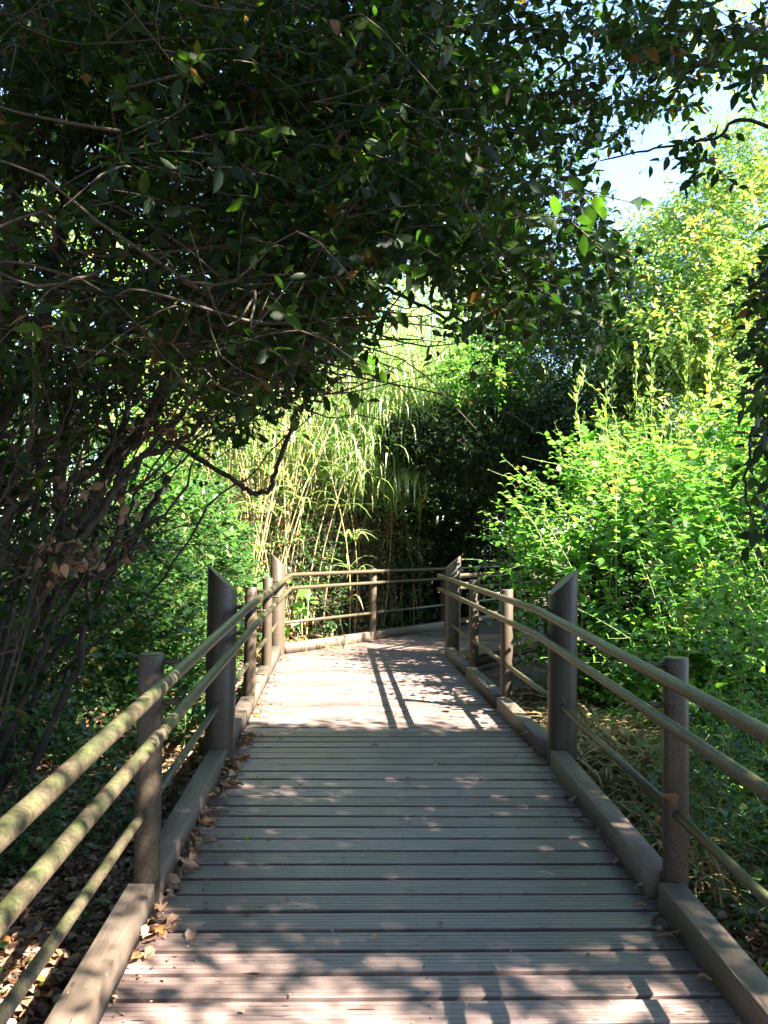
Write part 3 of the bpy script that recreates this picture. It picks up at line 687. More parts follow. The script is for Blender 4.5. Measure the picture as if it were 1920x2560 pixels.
# ------------------------------------------------------------------ bright bramble on the right
def bush(name, lab, cat, c, r, nshoot, leafsize, m, seed, tpl='broad', lod='hexb', singles=300, group=None, up=1.3, lean=(-.25, 0, 0), nl=11, ln=(.5, 1.1), far_from=9, keep=None, tmax=.85, droop=.15, thin=-.6, stem_m=None, tr=.003, nsc=.6):
    rr = np.random.default_rng(seed); bx, by = c[0], c[1]
    root = thing(name, lab, cat, (bx, by, float(ground_z(bx, by))), group)
    P = ell(rr, nshoot, c, r, .25); P = P[vnoise(P, nsc, seed) > thin]
    P = P[P[:, 2] > ground_z(P[:, 0], P[:, 1])-.05]
    if keep is not None: P = P[keep(P)]
    n = len(P); D = rr.normal(0, .75, (n, 3)) + OUTDIR(P, c)*.5 + np.array(lean); D[:, 2] += up*.6
    L = Leaves(); tw = []
    twig_leaves(L, P, D, rr.uniform(*ln, n), nl, leafsize, rr, up=2.0, rnd=.38, droop=droop, hang=.05, tmax=tmax, twigs=tw, tr=tr)
    put_leaves(root, L, tpl, m, singles, lod, far_from=far_from)
    put_tubes(root, tw, stem_m or M_GSTEM, 'stems', 'stuff')
    return root
def clear(P):
    """keep plants off the walkway"""
    x, y, z = P.T; s = (np.stack([x, y], -1)-C0) @ D2; l = (np.stack([x, y], -1)-C0) @ N2
    on = (np.abs(l) < 1.42) & (s < S3+.5) & (z < 2.1)
    a = (np.stack([x, y], -1)-AL) @ D3; b = (np.stack([x, y], -1)-AL) @ N3
    on2 = (a > -.2) & (b > -.25) & (b < WR+.45) & (z < 2.1)
    return ~(on | on2)
bg = 'bramble bushes along the right railing'
bush('bramble_bush', 'bright sunlit bramble rising behind the right tall post', 'bush', (3.15, 7.9, .9), (1.2, 1.4, 1.4), 2000, .100, M_BRAM, 401, group=bg, keep=clear, thin=.02, nsc=.36, nl=8, ln=(.35, .8))
bush('bramble_bush', 'sunlit bramble arching towards the far slant-cut post and dark hollow', 'bush', (2.75, 9.9, 1.25), (1.25, 1.1, 1.4), 2000, .100, M_BRAM, 402, group=bg, keep=clear, thin=.02, nsc=.36, nl=8, ln=(.35, .8), lean=(-.5, 0, 0))
bush('bramble_bush', 'large bright bramble at the right edge of the view, tall upright shoots', 'bush', (4.1, 8.0, 1.2), (1.4, 1.7, 1.9), 2300, .100, M_BRAM, 403, group=bg, keep=clear, thin=.02, nsc=.36, nl=8, ln=(.35, .8))
bush('bramble_bush', 'half-shaded low bramble between the near round post and the tall right post', 'bush', (2.75, 6.1, .3), (1.05, 1.2, .85), 1300, .056, M_BRAM, 404, group=bg, keep=lambda P: clear(P) & (P[:, 0] > 2.15))
bush('bramble_bush', 'shaded bramble with broad leaves behind the near right post', 'bush', (2.35, 4.6, -.05), (.75, .9, .5), 600, .050, M_IVY, 405, group=bg, keep=clear, nl=8, ln=(.25, .5))
# upright shoots that stand above the brambles
rr = np.random.default_rng(410)
for k in range(28):
    x, y = (rr.uniform(2.0, 4.6), rr.uniform(7.2, 9.8)); h0 = rr.uniform(1.6, 2.3); hh = rr.uniform(.7, 1.25)
    lx = 0.
    if k >= 16: x, y, h0, hh, lx = rr.uniform(1.9, 2.7), rr.uniform(8.2, 10.2), rr.uniform(1.0, 2.0), rr.uniform(.35, .8), rr.uniform(.4, .9)
    root = thing('bramble_shoot', (['tall pale green shoot standing up out of the sunlit bramble', 'slender upright shoot with paired leaves above the bramble'][k % 2] if k < 16 else 'leafy shoot arching left out of the bramble towards the path'), 'shoot', (x, y, h0-1.0), 'upright shoots above the bramble')
    L = Leaves(); c = np.array([(x, y, h0-1.), (x+rr.normal(0, .05), y, h0-.3), (x-.4*lx+rr.normal(0, .1), y, h0+hh*.6), (x-lx+rr.normal(0, .22), y+rr.normal(0, .1), h0+hh)])
    Pth = smooth_path(c, 8); put_tubes(root, [tube_arrays(Pth, np.linspace(.006, .002, len(Pth)), 5)], M_GSTEM, 'stem')
    m = 34; ti = np.linspace(.25, 1, m); idx = (ti*(len(Pth)-1)).astype(int); q = Pth[idx]; a = np.arange(m)*2.4
    ax = np.stack([np.cos(a), np.sin(a), np.full(m, .15)], -1); nn = np.array([0, 0, 1.]) + rr.normal(0, .3, (m, 3))
    L.add(q, ax, nn, .068*(1.15-.75*ti)*rr.uniform(.8, 1.2, m), rr.uniform(.5, .97, m)); put_leaves(root, L, 'broad', M_BRAM, 34)

ORD = 'first second third fourth fifth sixth seventh eighth ninth tenth eleventh twelfth thirteenth fourteenth fifteenth sixteenth'.split()
for word, txt in (('upright', 'upright shoot from the left standing above the sunlit bramble'), ('arching', 'shoot from the left arching out of the bramble towards the path')):
    lst = [o for o in bpy.data.objects if o.name.startswith('bramble_shoot') and (('arching' in o['label']) == (word == 'arching'))]
    tipx = {o.name: float(proj(np.array(o.location)+[0, 0, 1.5])[0][0]) for o in lst}
    for k, o in enumerate(sorted(lst, key=lambda o: tipx[o.name])):
        o['label'] = ORD[k] + ' ' + txt
        if word == 'arching': o['group'] = 'shoots arching out of the bramble'
# ------------------------------------------------------------------ trees on the right behind the bramble
def round_tree(name, lab, base, blobs, size, m, seed, tpl='bay', lod='hex', singles=250, group=None, nl=9, tmax=.9, trunk=(.12, .05), up=.9, ln=(.3, .6), thin=-.5, hang=.15, far_from=9):
    rr = np.random.default_rng(seed); bx, by = base; bz = float(ground_z(bx, by)); root = thing(name, lab, 'tree', (bx, by, bz), group)
    L = Leaves(); tw = []; cs = np.array([b[0] for b in blobs], float); top = cs.mean(0)
    tr_ = smooth_path(np.array([(bx, by, bz-.1), (bx+rr.normal(0, .1), by, bz+1.2), (bx*.5+top[0]*.5, by*.5+top[1]*.5, bz*.4+top[2]*.6), top]), 6, .02, seed)
    put_tubes(root, [tube_arrays(tr_, np.linspace(*trunk, len(tr_)), 10, wob=.08)], M_BARK, 'trunk')
    for c, r, n in blobs:
        st = tr_[rr.integers(len(tr_)//2, len(tr_)-3)]
        put_tubes(root, [tube_arrays(smooth_path(np.array([st, (st+np.array(c))/2+rr.normal(0, .1, 3), c]), 5, .02), np.linspace(trunk[1], .012, 11), 7)], M_BARK, 'branch')
        P = ell(rr, n, c, r, .35); P = P[(vnoise(P, .75, seed) > thin) & clear(P)]; P = P[P[:, 2] > ground_z(P[:, 0], P[:, 1])]
        n = len(P); D = OUTDIR(P, c) + rr.normal(0, .5, (n, 3)); D[:, 2] += .3
        twig_leaves(L, P, D, rr.uniform(*ln, n), nl, size, rr, up=up, rnd=.6, droop=.2, hang=hang, tmax=tmax, twigs=tw, tr=.003)
    put_leaves(root, L, tpl, m, singles, lod, far_from=far_from)
    put_tubes(root, tw, M_TWIG, 'twigs', 'stuff'); return root
tg = 'trees beyond the bramble'
round_tree('woodland_tree', 'tall sunlit pale green tree at the right, rising against the white sky', (5.2, 12.4), [((5.0, 12.0, 3.6), (2.0, 1.6, 1.9), 2600), ((5.6, 12.4, 5.3), (1.9, 1.7, 1.7), 2600), ((4.2, 12.6, 5.0), (1.1, 1.2, 1.3), 1200), ((6.4, 12.4, 7.0), (1.5, 1.4, 1.5), 1300), ((5.9, 12.0, 8.3), (1.7, 1.1, 1.3), 380)], .095, M_TREE, 501, group=tg, tmax=.95)
round_tree('woodland_tree', 'low yellow-green vine-covered tree at the right edge above the bramble', (5.3, 10.0), [((5.2, 10.4, 2.3), (1.5, 1.3, 1.4), 2000), ((6.6, 11.0, 3.4), (1.0, 1.2, 1.2), 700)], .08, M_TREE, 502, tpl='broad', lod='hexb', group=tg, tmax=.99)
round_tree('evergreen_tree', 'dark shaded evergreen between the reeds and the bright right-hand trees', (3.4, 15.5), [((3.3, 14.2, 2.6), (1.3, 1.1, 1.6), 1700), ((3.1, 15.4, 3.8), (1.8, 1.4, 1.5), 1900), ((2.95, 13.3, 4.2), (1.3, .9, 1.1), 1500), ((4.3, 14.6, 1.8), (1.3, 1.1, 1.6), 1300)], .085, M_DARKTREE, 503, group=tg)
# slender shrub with upright narrow leaves
rr = np.random.default_rng(520); root = thing('oleander_shrub', 'slender shrub with upright narrow-leaved shoots beside the dark evergreen', 'shrub', (3.5, 10.9, 0.0))
L = Leaves(); tb = []
for k in range(26):
    x0, y0 = 3.55+rr.normal(0, .35), 10.9+rr.normal(0, .3); h = rr.uniform(2.6, 4.5)
    Pth = smooth_path(np.array([(3.5, 10.9, -.3), ((x0+3.5)/2, y0, 1.5), (x0, y0, h-.8), (x0+rr.normal(0, .2), y0, h)]), 7); put_tubes(root, [tube_arrays(Pth, np.linspace(.013, .003, len(Pth)), 5)], M_GSTEM, 'stem')
    m = 60; ti = rr.uniform(.45, 1, m); q = Pth[(ti*(len(Pth)-1)).astype(int)]+rr.normal(0, .02, (m, 3)); a = rr.uniform(0, 6.28, m)
    L.add(q, np.stack([np.cos(a)*.55, np.sin(a)*.55, np.full(m, .85)], -1), np.stack([-np.cos(a), -np.sin(a), np.full(m, .6)], -1)+rr.normal(0, .2, (m, 3)), .12*rr.uniform(.7, 1.1, m), rr.uniform(.3, .95, m))
put_leaves(root, L, 'narrow', M_TREE, 250)

# ------------------------------------------------------------------ giant reeds round the far bend
rr = np.random.default_rng(600)
def cane_mesh(h, lean, seed):
    r2 = np.random.default_rng(seed); t = np.linspace(0, 1, 9); P = np.stack([lean*t**2*h, .04*np.sin(t*7+seed), t*h], -1)
    V, F = tube_arrays(P, np.linspace(.0125, .005, 9), 6); return mesh_np('cane', V, F, M_CANE, smooth=True), P
CANES = [cane_mesh(rr.uniform(3.6, 5.2), rr.uniform(.02, .28), 70+k) for k in range(6)]
def reeds(lab, c, spread, ncane, seed, nblade=24, zmin=.35, extra=()):
    rr = np.random.default_rng(seed); bz = float(ground_z(*c)); root = thing('giant_reed', lab, 'reed clump', (c[0], c[1], bz), 'giant reed clumps round the far bend'); L = Leaves(); ncane = int(ncane*1.5)
    for k in range(ncane):
        x, y = c[0]+rr.normal(0, spread[0]), c[1]+rr.normal(0, spread[1]); me, P = CANES[rr.integers(6)]; a = rr.uniform(0, 6.28)
        if not clear(np.array([[x, y, .5]]))[0]: y += 1.2
        o = link('cane', me, root); o.location = (x-c[0], y-c[1], 0); o.rotation_euler = (rr.normal(0, .06), rr.normal(0, .06), a); 
        m = nblade; ti = rr.uniform(zmin, 1, m); Pi = P[(ti*8).astype(int)]; Rz = np.array(o.rotation_euler.to_matrix())
        q = Pi @ Rz.T + [x, y, bz]; b = rr.uniform(0, 6.28, m)
        ax = np.stack([np.cos(b), np.sin(b), rr.uniform(-.1, .9, m)], -1); nn = np.stack([-np.cos(b)*.6, -np.sin(b)*.6, np.ones(m)], -1)+rr.normal(0, .2, (m, 3))
        L.add(q, ax, nn, rr.uniform(.3, .62, m), np.clip(rr.normal(.5, .25, m)+.5*(ti < .4), 0, 1))
    for p, n, s in extra:   # drooping sprays at the tips
        n = int(n*1.9)
        q = np.asarray(p)+rr.normal(0, s, (n, 3)); b = rr.uniform(0, 6.28, n)
        L.add(q, np.stack([np.cos(b)*.6, np.sin(b)*.6-.25, rr.uniform(-1.3, .1, n)], -1), np.stack([np.cos(b), np.sin(b)-.4, np.ones(n)*.5], -1), rr.uniform(.3, .6, n), np.clip(rr.normal(.6, .25, n), 0, 1))
    L2 = L; put_leaves(root, L2, 'blade', M_REED, 200, name='blade', mass='blades'); return root
reeds('reed clump with tan canes left of the far corner post', (-2.3, 13.0), (.45, .35), 26, 601, extra=[((-1.9, 12.6, 3.4), 160, .35)])
reeds('sunlit reeds behind the middle of the far railing, blades drooping', (-.9, 14.2), (.45, .3), 28, 602, extra=[((-.7, 13.5, 3.6), 330, .4), ((-.1, 13.6, 4.1), 330, .45), ((-.45, 13.3, 2.9), 160, .25), ((.35, 13.5, 4.6), 260, .4)])
reeds('tall bright reeds leaning over the shaded bend', (.0, 15.5), (.35, .3), 20, 603, extra=[((.55, 14.6, 4.2), 340, .45), ((.5, 14.1, 3.6), 220, .3), ((1.3, 14.6, 4.6), 260, .4), ((.3, 13.7, 2.75), 90, .16)])
reeds('dense dry tan canes beside the far corner post', (-1.95, 12.95), (.42, .16), 44, 606, nblade=5, zmin=.6)
reeds('bright reed tops high behind the far railing', (.6, 17.4), (1.0, .4), 26, 605, extra=[((.9, 16.3, 5.6), 380, .6), ((-.4, 16.4, 5.3), 380, .6), ((1.9, 16.2, 5.4), 260, .5), ((-1.4, 15.2, 4.7), 300, .5), ((.4, 15.6, 6.3), 300, .5), ((1.4, 15.8, 6.4), 250, .5)])
# one long tan cane leaning in front of the reeds
root = thing('leaning_cane', 'long pale cane leaning in front of the reeds left of the far corner post', 'cane', tuple(unproj(625, 1500, 12.3)))
put_tubes(root, [tube_arrays(smooth_path(np.array([unproj(622, 1520, 12.3), unproj(660, 1330, 12.2), unproj(700, 1160, 12.1), unproj(728, 1040, 12.0)]), 5), np.linspace(.02, .013, 16), 7)], M_CANE, 'stem')

# ------------------------------------------------------------------ ivy banks and creepers, left and far
ig = 'ivy banks on the left'
bush('ivy_bank', 'shaded ivy bank behind the near left post', 'ivy', (-2.6, 5.6, -.1), (.95, 1.6, .75), 1500, .055, M_IVY, 701, group=ig, keep=clear, up=.2, nl=8, ln=(.2, .42), far_from=8, lean=(.2, 0, 0), nsc=.4, thin=-.12)
bush('ivy_bank', 'green ivy mound beside the left tall post, partly in sun', 'ivy', (-2.6, 8.2, .4), (1.1, 1.5, 1.25), 2300, .088, M_IVY, 702, group=ig, keep=clear, up=.2, nl=8, ln=(.2, .42), far_from=8, lean=(.2, 0, 0), nsc=.4, thin=-.12)
bush('ivy_bank', 'sunlit creeper hanging left of the far corner post', 'ivy', (-2.7, 10.6, .9), (1.0, 1.2, 1.5), 1700, .092, M_IVY, 703, group=ig, keep=clear, up=.1, nl=8, ln=(.25, .5), far_from=8, lean=(.2, 0, 0))
bush('ivy_bank', 'creeper with brown dead stems behind the left half of the far railing', 'ivy', (-1.5, 13.2, .6), (.9, .5, 1.5), 1000, .06, M_IVY, 704, group=ig, keep=clear, up=.0, nl=7, ln=(.2, .45), singles=200, thin=-.1, stem_m=M_TWIG, tr=.006)
bush('ivy_bank', 'dark creeper under the reeds behind the far railing', 'ivy', (.1, 14.9, .3), (.9, .6, 1.3), 700, .06, M_IVY, 705, group=ig, keep=clear, up=.0, nl=7, ln=(.2, .45), singles=200, thin=-.1, stem_m=M_TWIG, tr=.005)
bush('vine', 'pale round-leaved vine hanging at the right end of the reeds, above the dark hollow', 'vine', (1.55, 12.9, 4.2), (.6, .35, .55), 300, .085, M_BRAM, 706, up=-.4, nl=7, ln=(.3, .6), singles=200, droop=.5)
bush('shrub', 'dark leafy roof of branches over the shaded bend', 'shrub', (1.75, 13.8, 3.1), (2.0, 1.1, .6), 3600, .085, M_DARKTREE, 707, up=.2, nl=8, ln=(.3, .6), singles=200, tpl='bay', lod='hex', stem_m=M_TWIG)
# brown dead stems among the creepers
rr = np.random.default_rng(720); root = thing('dead_brush', 'tangle of dead brown stalks hanging behind the far railing', 'brush', (-1.4, 12.9, 0)); tb = []; L = Leaves()
for k in range(420):
    p = np.array([rr.uniform(-2.3, .2), 0, rr.uniform(-.2, 2.6)]); p[1] = 13.0 + (p[0]+1.4)*.9 + rr.uniform(0, .5) + .1
    if not clear(p[None])[0]: continue
    d = rr.normal(size=3)*[.5, .3, 1]; d /= np.linalg.norm(d); ln = rr.uniform(.3, 1.0)
    tb.append(tube_arrays(smooth_path(np.array([p, p+d*ln*.5+rr.normal(0, .06, 3), p+d*ln+rr.normal(0, .1, 3)]), 3), np.linspace(.006, .002, 7), 4, cap=False))
    m = 5; L.add(p+rr.normal(0, .12, (m, 3)), rr.normal(size=(m, 3))-[0, 0, .5], rr.normal(size=(m, 3)), .07, rr.uniform(.1, .95, m))
put_tubes(root, tb, M_TWIG, 'stalks', 'stuff'); put_leaves(root, L, 'curled', M_DEAD, 120)

# ------------------------------------------------------------------ woods that close the view
def woods(lab, m, blobs, seed):
    rr = np.random.default_rng(seed); L = Leaves()
    for c, r, n in blobs:
        P = ell(rr, n, c, r, .4); P = P[vnoise(P, 1.1, 5) > -.8]; P = P[(P[:, 2] > ground_z(P[:, 0], P[:, 1])) & clear(P)]; n = len(P)
        D = OUTDIR(P, c)+rr.normal(0, .5, (n, 3)); D[:, 2] += .2
        twig_leaves(L, P, D, rr.uniform(.4, .8, n), 8, .15, rr, up=.9, rnd=.6, droop=.2, hang=.1, tmax=.85)
    o = link('woods', bake('woods', L.get(), 'hex', m, np.zeros(3)), kind='stuff'); o['label'] = lab
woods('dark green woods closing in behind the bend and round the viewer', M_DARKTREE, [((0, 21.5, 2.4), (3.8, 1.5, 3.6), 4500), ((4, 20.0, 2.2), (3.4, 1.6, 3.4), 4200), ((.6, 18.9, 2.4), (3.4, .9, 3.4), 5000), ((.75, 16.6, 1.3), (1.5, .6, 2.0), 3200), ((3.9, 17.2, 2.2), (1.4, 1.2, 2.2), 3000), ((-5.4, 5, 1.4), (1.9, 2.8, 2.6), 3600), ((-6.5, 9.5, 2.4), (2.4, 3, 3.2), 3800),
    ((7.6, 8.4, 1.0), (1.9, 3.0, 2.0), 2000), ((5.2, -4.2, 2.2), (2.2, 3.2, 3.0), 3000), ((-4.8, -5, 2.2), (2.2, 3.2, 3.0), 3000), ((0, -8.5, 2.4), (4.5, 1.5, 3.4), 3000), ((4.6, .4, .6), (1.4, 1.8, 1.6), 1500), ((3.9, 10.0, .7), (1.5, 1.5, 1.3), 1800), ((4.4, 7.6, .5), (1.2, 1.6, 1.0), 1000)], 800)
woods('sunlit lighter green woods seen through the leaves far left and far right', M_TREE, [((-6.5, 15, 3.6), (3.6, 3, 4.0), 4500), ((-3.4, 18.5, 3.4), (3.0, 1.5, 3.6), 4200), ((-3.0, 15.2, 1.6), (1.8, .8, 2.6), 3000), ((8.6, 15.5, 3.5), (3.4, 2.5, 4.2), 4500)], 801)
# a few trunks inside the woods
for k, (x, y, h, r) in enumerate([(-4.6, 12.5, 5.5, .09), (-3.9, 9.6, 4.5, .06), (-5.4, 8.0, 5., .08), (1.4, 18.3, 4, .06), (3.1, 18.0, 4.5, .07)]):
    root = thing('tree_trunk', ['thin dark trunk deep in the woods at the left', 'slim leaning trunk in the left undergrowth', 'dark trunk among the leaves at the left', 'thin dark trunk inside the hollow beyond the bend', 'dark trunk at the right of the hollow beyond the bend'][k], 'tree', (x, y, float(ground_z(x, y))))
    P = smooth_path(np.array([(x, y, float(ground_z(x, y))-.1), (x+rr.normal(0, .1), y, h*.35), (x+rr.normal(0, .3), y, h*.7), (x+rr.normal(0, .5), y, h)]), 6, .01); put_tubes(root, [tube_arrays(P, np.linspace(r, r*.5, len(P)), 9, wob=.1)], M_BARK, 'trunk')

# ------------------------------------------------------------------ ground cover and litter
rr = np.random.default_rng(900); L = Leaves()
n = 26000; x = np.where(rr.uniform(size=n) < .6, -1.15-np.abs(rr.normal(0, 1.1, n)), 1.2+np.abs(rr.normal(0, 1.1, n))); y = rr.uniform(1.2, 11, n)
z = ground_z(x, y)+rr.uniform(0, .05, n); a = rr.uniform(0, 6.28, n)
L.add(np.stack([x, y, z], -1), np.stack([np.cos(a), np.sin(a), rr.normal(0, .3, n)], -1), np.array([0, 0, 1.])+rr.normal(0, .35, (n, 3)), rr.uniform(.05, .085, n), np.clip(rr.normal(.5, .25, n), 0, .97))
o = link('leaf_litter', bake('leaf_litter', L.get(), 'curled', M_DEAD, np.zeros(3)), kind='stuff'); o['label'] = 'brown fallen leaves covering the soil on both sides of the walkway'
L = Leaves(); tb = []
n = 1500; x = np.where(rr.uniform(size=n) < .55, rr.uniform(-3.2, -1.4, n), rr.uniform(1.4, 3.4, n)); y = rr.uniform(2.4, 9, n); P = np.stack([x, y, ground_z(x, y)], -1)
P = P[(vnoise(P, .4, 12) > .0) | (x > 0)]; n = len(P); D = rr.normal(0, .5, (n, 3)); D[:, 2] = 1
twig_leaves(L, P, D, rr.uniform(.1, .35, n), 5, .05, rr, up=1.2, rnd=.5, droop=.2, tmax=.8, twigs=tb, tr=.0015)
o = link('undergrowth', bake('undergrowth', L.get(), 'broad', M_IVY, np.zeros(3)), kind='stuff'); o['label'] = 'small green seedlings and ivy sprigs growing through the leaf litter'
tw = []
for k in range(420):
    x = -1.2-abs(rr.normal(0, .8)) if k % 3 else 1.3+abs(rr.normal(0, .7)); y = rr.uniform(2, 8); z = float(ground_z(x, y))+.04; a = rr.uniform(0, 6.28); ln = rr.uniform(.15, .5); d = np.array([math.cos(a), math.sin(a), rr.normal(0, .2)])
    p = np.array([x, y, z]); tw.append(tube_arrays(smooth_path(np.array([p, p+d*ln/2+rr.normal(0, .02, 3), p+d*ln]), 2), np.linspace(.004, .0015, 5), 4, cap=False))
V, F = join_arrays(tw); o = link('fallen_twigs', mesh_np('fallen_twigs', V, F, M_TWIG), kind='stuff'); o['label'] = 'dry twigs scattered over the leaf litter beside the walkway'
# dry grass
def grass(name, lab, c, r, n, h, m, seed, flop=1.0, tlo=.2, thi=.8):
    rr = np.random.default_rng(seed); root = thing(name, lab, 'grass', (c[0], c[1], float(ground_z(c[0], c[1])))); L = Leaves()
    x = c[0]+rr.normal(0, r[0], n); y = c[1]+rr.normal(0, r[1], n); z = c[2]+rr.uniform(0, .1, n); a = rr.uniform(0, 6.28, n)
    L.add(np.stack([x, y, z], -1), np.stack([np.cos(a)*flop, np.sin(a)*flop, rr.uniform(.3, 1.2, n)], -1), np.stack([-np.cos(a), -np.sin(a), np.ones(n)], -1), h*rr.uniform(.5, 1.2, n), rr.uniform(tlo, thi, n))
    put_leaves(root, L, 'blade', m, 120, name='blade', mass='blades')
grass('dry_grass', 'straw-coloured dry grass tuft beyond the right tall post', (1.72, 6.5, -.2), (.16, .5), 1700, .46, M_STRAW, 910)
grass('dry_grass', 'dead grass drooping under the right lower rail near the tall post', (1.6, 5.3, -.3), (.14, .4), 800, .36, M_STRAW, 911)
grass('dry_grass', 'pale straw stalks spilling over the kerb at the far left corner', (-1.05, 12.15, -.25), (.2, .2), 150, .6, M_STRAW, 912, 1.2)
grass('dry_grass', 'green grass tuft behind the far railing, right of its middle post', (.35, 14.1, -.3), (.3, .25), 260, .5, M_REED, 913, .9, .1, .4)
# lobed sapling at the far corner
rr = np.random.default_rng(930); root = thing('fig_sapling', 'young sapling with large lobed leaves behind the far left corner of the railing', 'sapling', tuple(unproj(745, 1600, 12.4)))
L = Leaves()
for px, py, s in [(745, 1480, .2), (775, 1490, .2), (760, 1515, .19), (735, 1525, .18), (790, 1500, .15), (745, 1555, .16), (722, 1580, .15), (770, 1540, .14), (720, 1450, .1), (700, 1570, .14)]:
    q = unproj(px, py, 12.35+rr.uniform(-.1, .1)); L.add(q[None], np.array([[rr.uniform(-.8, .8), -.2, rr.uniform(-.2, 1)]]), np.array([[.3, -.9, .6]])+rr.normal(0, .2, (1, 3)), s, rr.uniform(.5, .9))
for q in range(4): pass
put_leaves(root, L, 'maple', M_BRAM, 30)
b0 = np.array(root.location); put_tubes(root, [tube_arrays(smooth_path(np.array([b0-[0, 0, .3], b0+[0, 0, .2], unproj(760, 1500, 12.4)]), 4), .006, 5)] , M_GSTEM, 'stem')
# brown dead leaves caught in the twigs at the left
rr = np.random.default_rng(940)
for lab, px, py, d, n, s in [('cluster of dead brown leaves caught in twigs at the left edge', 150, 1385, 3.9, 46, .13), ('dead leaves hanging in an old web under the left branches', 215, 1240, 4.2, 30, .13), ('brown dead leaves hanging low among the thin stems at the left edge', 60, 1180, 4.3, 26, .14), ('few brown leaves snagged on the leaning stems left of the ivy', 260, 1010, 4.7, 18, .12), ('rust-brown leaf cluster lodged beside the diagonal stem', 410, 1068, 4.6, 14, .05), ('hanging pair of dead brown leaves near the middle of the canopy', 690, 830, 4.2, 5, .03)]:
    c = unproj(px, py, d); root = thing('dead_leaves', lab, 'dead leaves', tuple(c)); L = Leaves()
    L.add(c+rr.normal(0, 1, (n, 3))*[s, s, s*.45], rr.normal(size=(n, 3))*[1, 1, .6]-[0, 0, .7], rr.normal(size=(n, 3)), .08*rr.uniform(.7, 1.2, n), rr.uniform(.0, .8, n)); put_leaves(root, L, 'curled', M_DEAD, 60)
    put_tubes(root, [tube_arrays(smooth_path(c+rr.normal(0, s*1.3, (4, 3)), 3), .003, 4) for _ in range(5)], M_TWIG, 'twigs', 'stuff')

# ------------------------------------------------------------------ fallen leaves on the deck, one by one
rr = np.random.default_rng(950)
CUT = {t: leaf_mesh('curled', M_DEAD, t) for t in (.2, .45, .6, .8, .93, 1.)}
CN = {.2: 'dark brown', .45: 'brown', .6: 'light brown', .8: 'pale tan', .93: 'orange-brown', 1.: 'green'}
def zone(s, side):
    w_ = {-1: 'left', 1: 'right', 0: 'middle'}[side]
    if s < SN-.55: return (f'by the {w_} kerb at the bottom of the view' if side else 'on the nearest planks')
    if s < SN-.05: return (f'by the {w_} kerb just before the near post' if side else 'on the planks before the near posts')
    if s < SN+.65: return (f'by the {w_} kerb just past the near post' if side else 'on the planks just past the near posts')
    if s < -.55: return (f'by the {w_} kerb midway to the tall post' if side else 'on the shaded middle planks')
    if s < .05: return (f'by the {w_} kerb at the foot of the tall post' if side else 'on the planks between the tall posts')
    if s < S1: return (f'by the {w_} kerb just past the tall post' if side else 'on the planks just past the tall posts')
    if s < S2: return f'by the {w_} kerb between the two far round posts'
    return f'by the {w_} kerb near the far corner post'
def fallen(s, side, wd, t, size):
    p = path(s, side if side else 1, wd, .006 + rr.uniform(0, .02)); a = rr.uniform(0, 6.28); o = link('fallen_leaf', CUT[t])
    tag(o, f'{"large" if size > .078 else "small"} curled {CN[t]} leaf {zone(s, side)}', 'leaf', 'fallen leaves on the boardwalk')
    ax = nrm(np.array([math.cos(a), math.sin(a), rr.normal(0, .18)])); nn = np.array([0, 0, 1.])+rr.normal(0, .35, 3)*[1, 1, 0]; nn = nrm(nn-ax*nn.dot(ax)); b = np.cross(ax, nn)
    if rr.uniform() < .5: nn, b = -nn, -b; p[2] += size*.12
    Mx = Matrix(np.stack([b*size*rr.uniform(.8, 1.15), ax*size, nn*size*rr.uniform(.7, 1.5)], 1).tolist()).to_4x4(); Mx.translation = Vector(p); o.matrix_basis = Mx
ts = [.2, .45, .6, .8, .6, .8, .45, .93]
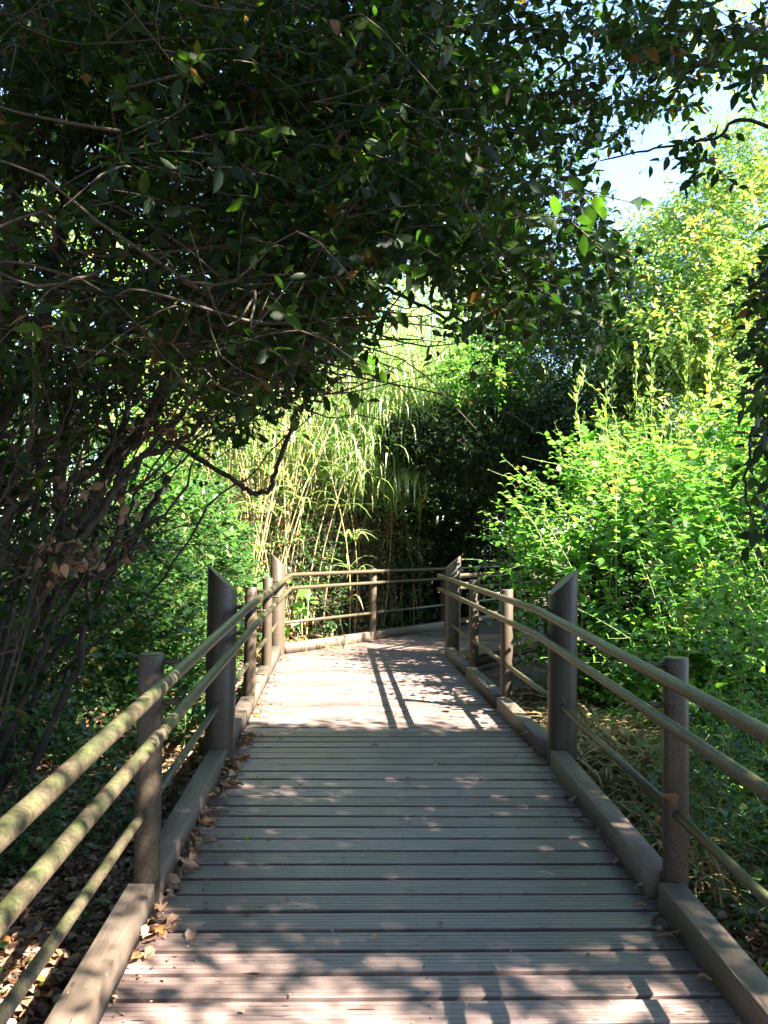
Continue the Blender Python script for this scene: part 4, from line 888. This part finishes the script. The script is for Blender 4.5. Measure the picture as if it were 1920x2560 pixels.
for k in range(290): # a drift along the left kerb
    s = -3.0 + 4.6*rr.uniform()**.9
    if vnoise(np.array([[s, 0, 0]]), .25, 3)[0] < -.55: continue
    lump = 1.5+vnoise(np.array([[s, 1, 0]]), .35, 8)[0]; wd = 1.088 - abs(rr.normal(0, .034))*lump
    fallen(s, -1, wd, ts[rr.integers(8)], rr.uniform(.06, .098))
for k in range(30): fallen(rr.uniform(-3.2, -.3), 1, 1.03-abs(rr.normal(0, .03)), ts[rr.integers(8)], rr.uniform(.05, .08))
for k in range(14): fallen(rr.uniform(-2.8, 2.5), 0, rr.uniform(-.75, .8), ts[rr.integers(8)], rr.uniform(.035, .06))
for s, wd in ((-1.35, -.78), (-.35, -.82), (-2.1, -.68), (.7, -.8)): fallen(s, 0, wd, 1., .06)
for k in range(50): fallen(rr.uniform(1.6, 5.2), -1, 1.08-abs(rr.normal(0, .035)), ts[rr.integers(8)], rr.uniform(.05, .07))
# torn brown leaf stuck at the joint of the near right post
p = path(SN-.07, 1, 1.12, .455); o = link('fallen_leaf', CUT[.45], loc=Vector(p)); o.rotation_euler = (.5, .3, 2.4); o.scale = (.13, .12, .12); tag(o, 'torn reddish-brown leaf stuck where the lower rail meets the near right post', 'leaf', 'fallen leaves on the boardwalk')
# crumbs and grit on the boards
rr = np.random.default_rng(960); L = Leaves(); n = 900
s_ = rr.uniform(-3.4, 5.2, n); wd = np.where(rr.uniform(size=n) < .7, 1.08-np.abs(rr.normal(0, .10, n)), rr.uniform(-1, 1, n)); sd = np.where(rr.uniform(size=n) < .6, -1, 1)
P = np.array([path(a, b, c, .004) for a, b, c in zip(s_, sd, wd)]); a = rr.uniform(0, 6.28, n)
L.add(P, np.stack([np.cos(a), np.sin(a), rr.normal(0, .05, n)], -1), np.array([0, 0, 1.])+rr.normal(0, .15, (n, 3)), rr.uniform(.008, .026, n), rr.uniform(0, .8, n))
o = link('debris', bake('debris', L.get(), 'curled', M_DEAD, np.zeros(3)), kind='stuff'); o['label'] = 'small crumbs of dry leaf scattered on the boards'
print('objects', len(bpy.data.objects), 'tris', sum(len(m.loop_triangles) or len(m.polygons) for m in bpy.data.meshes))
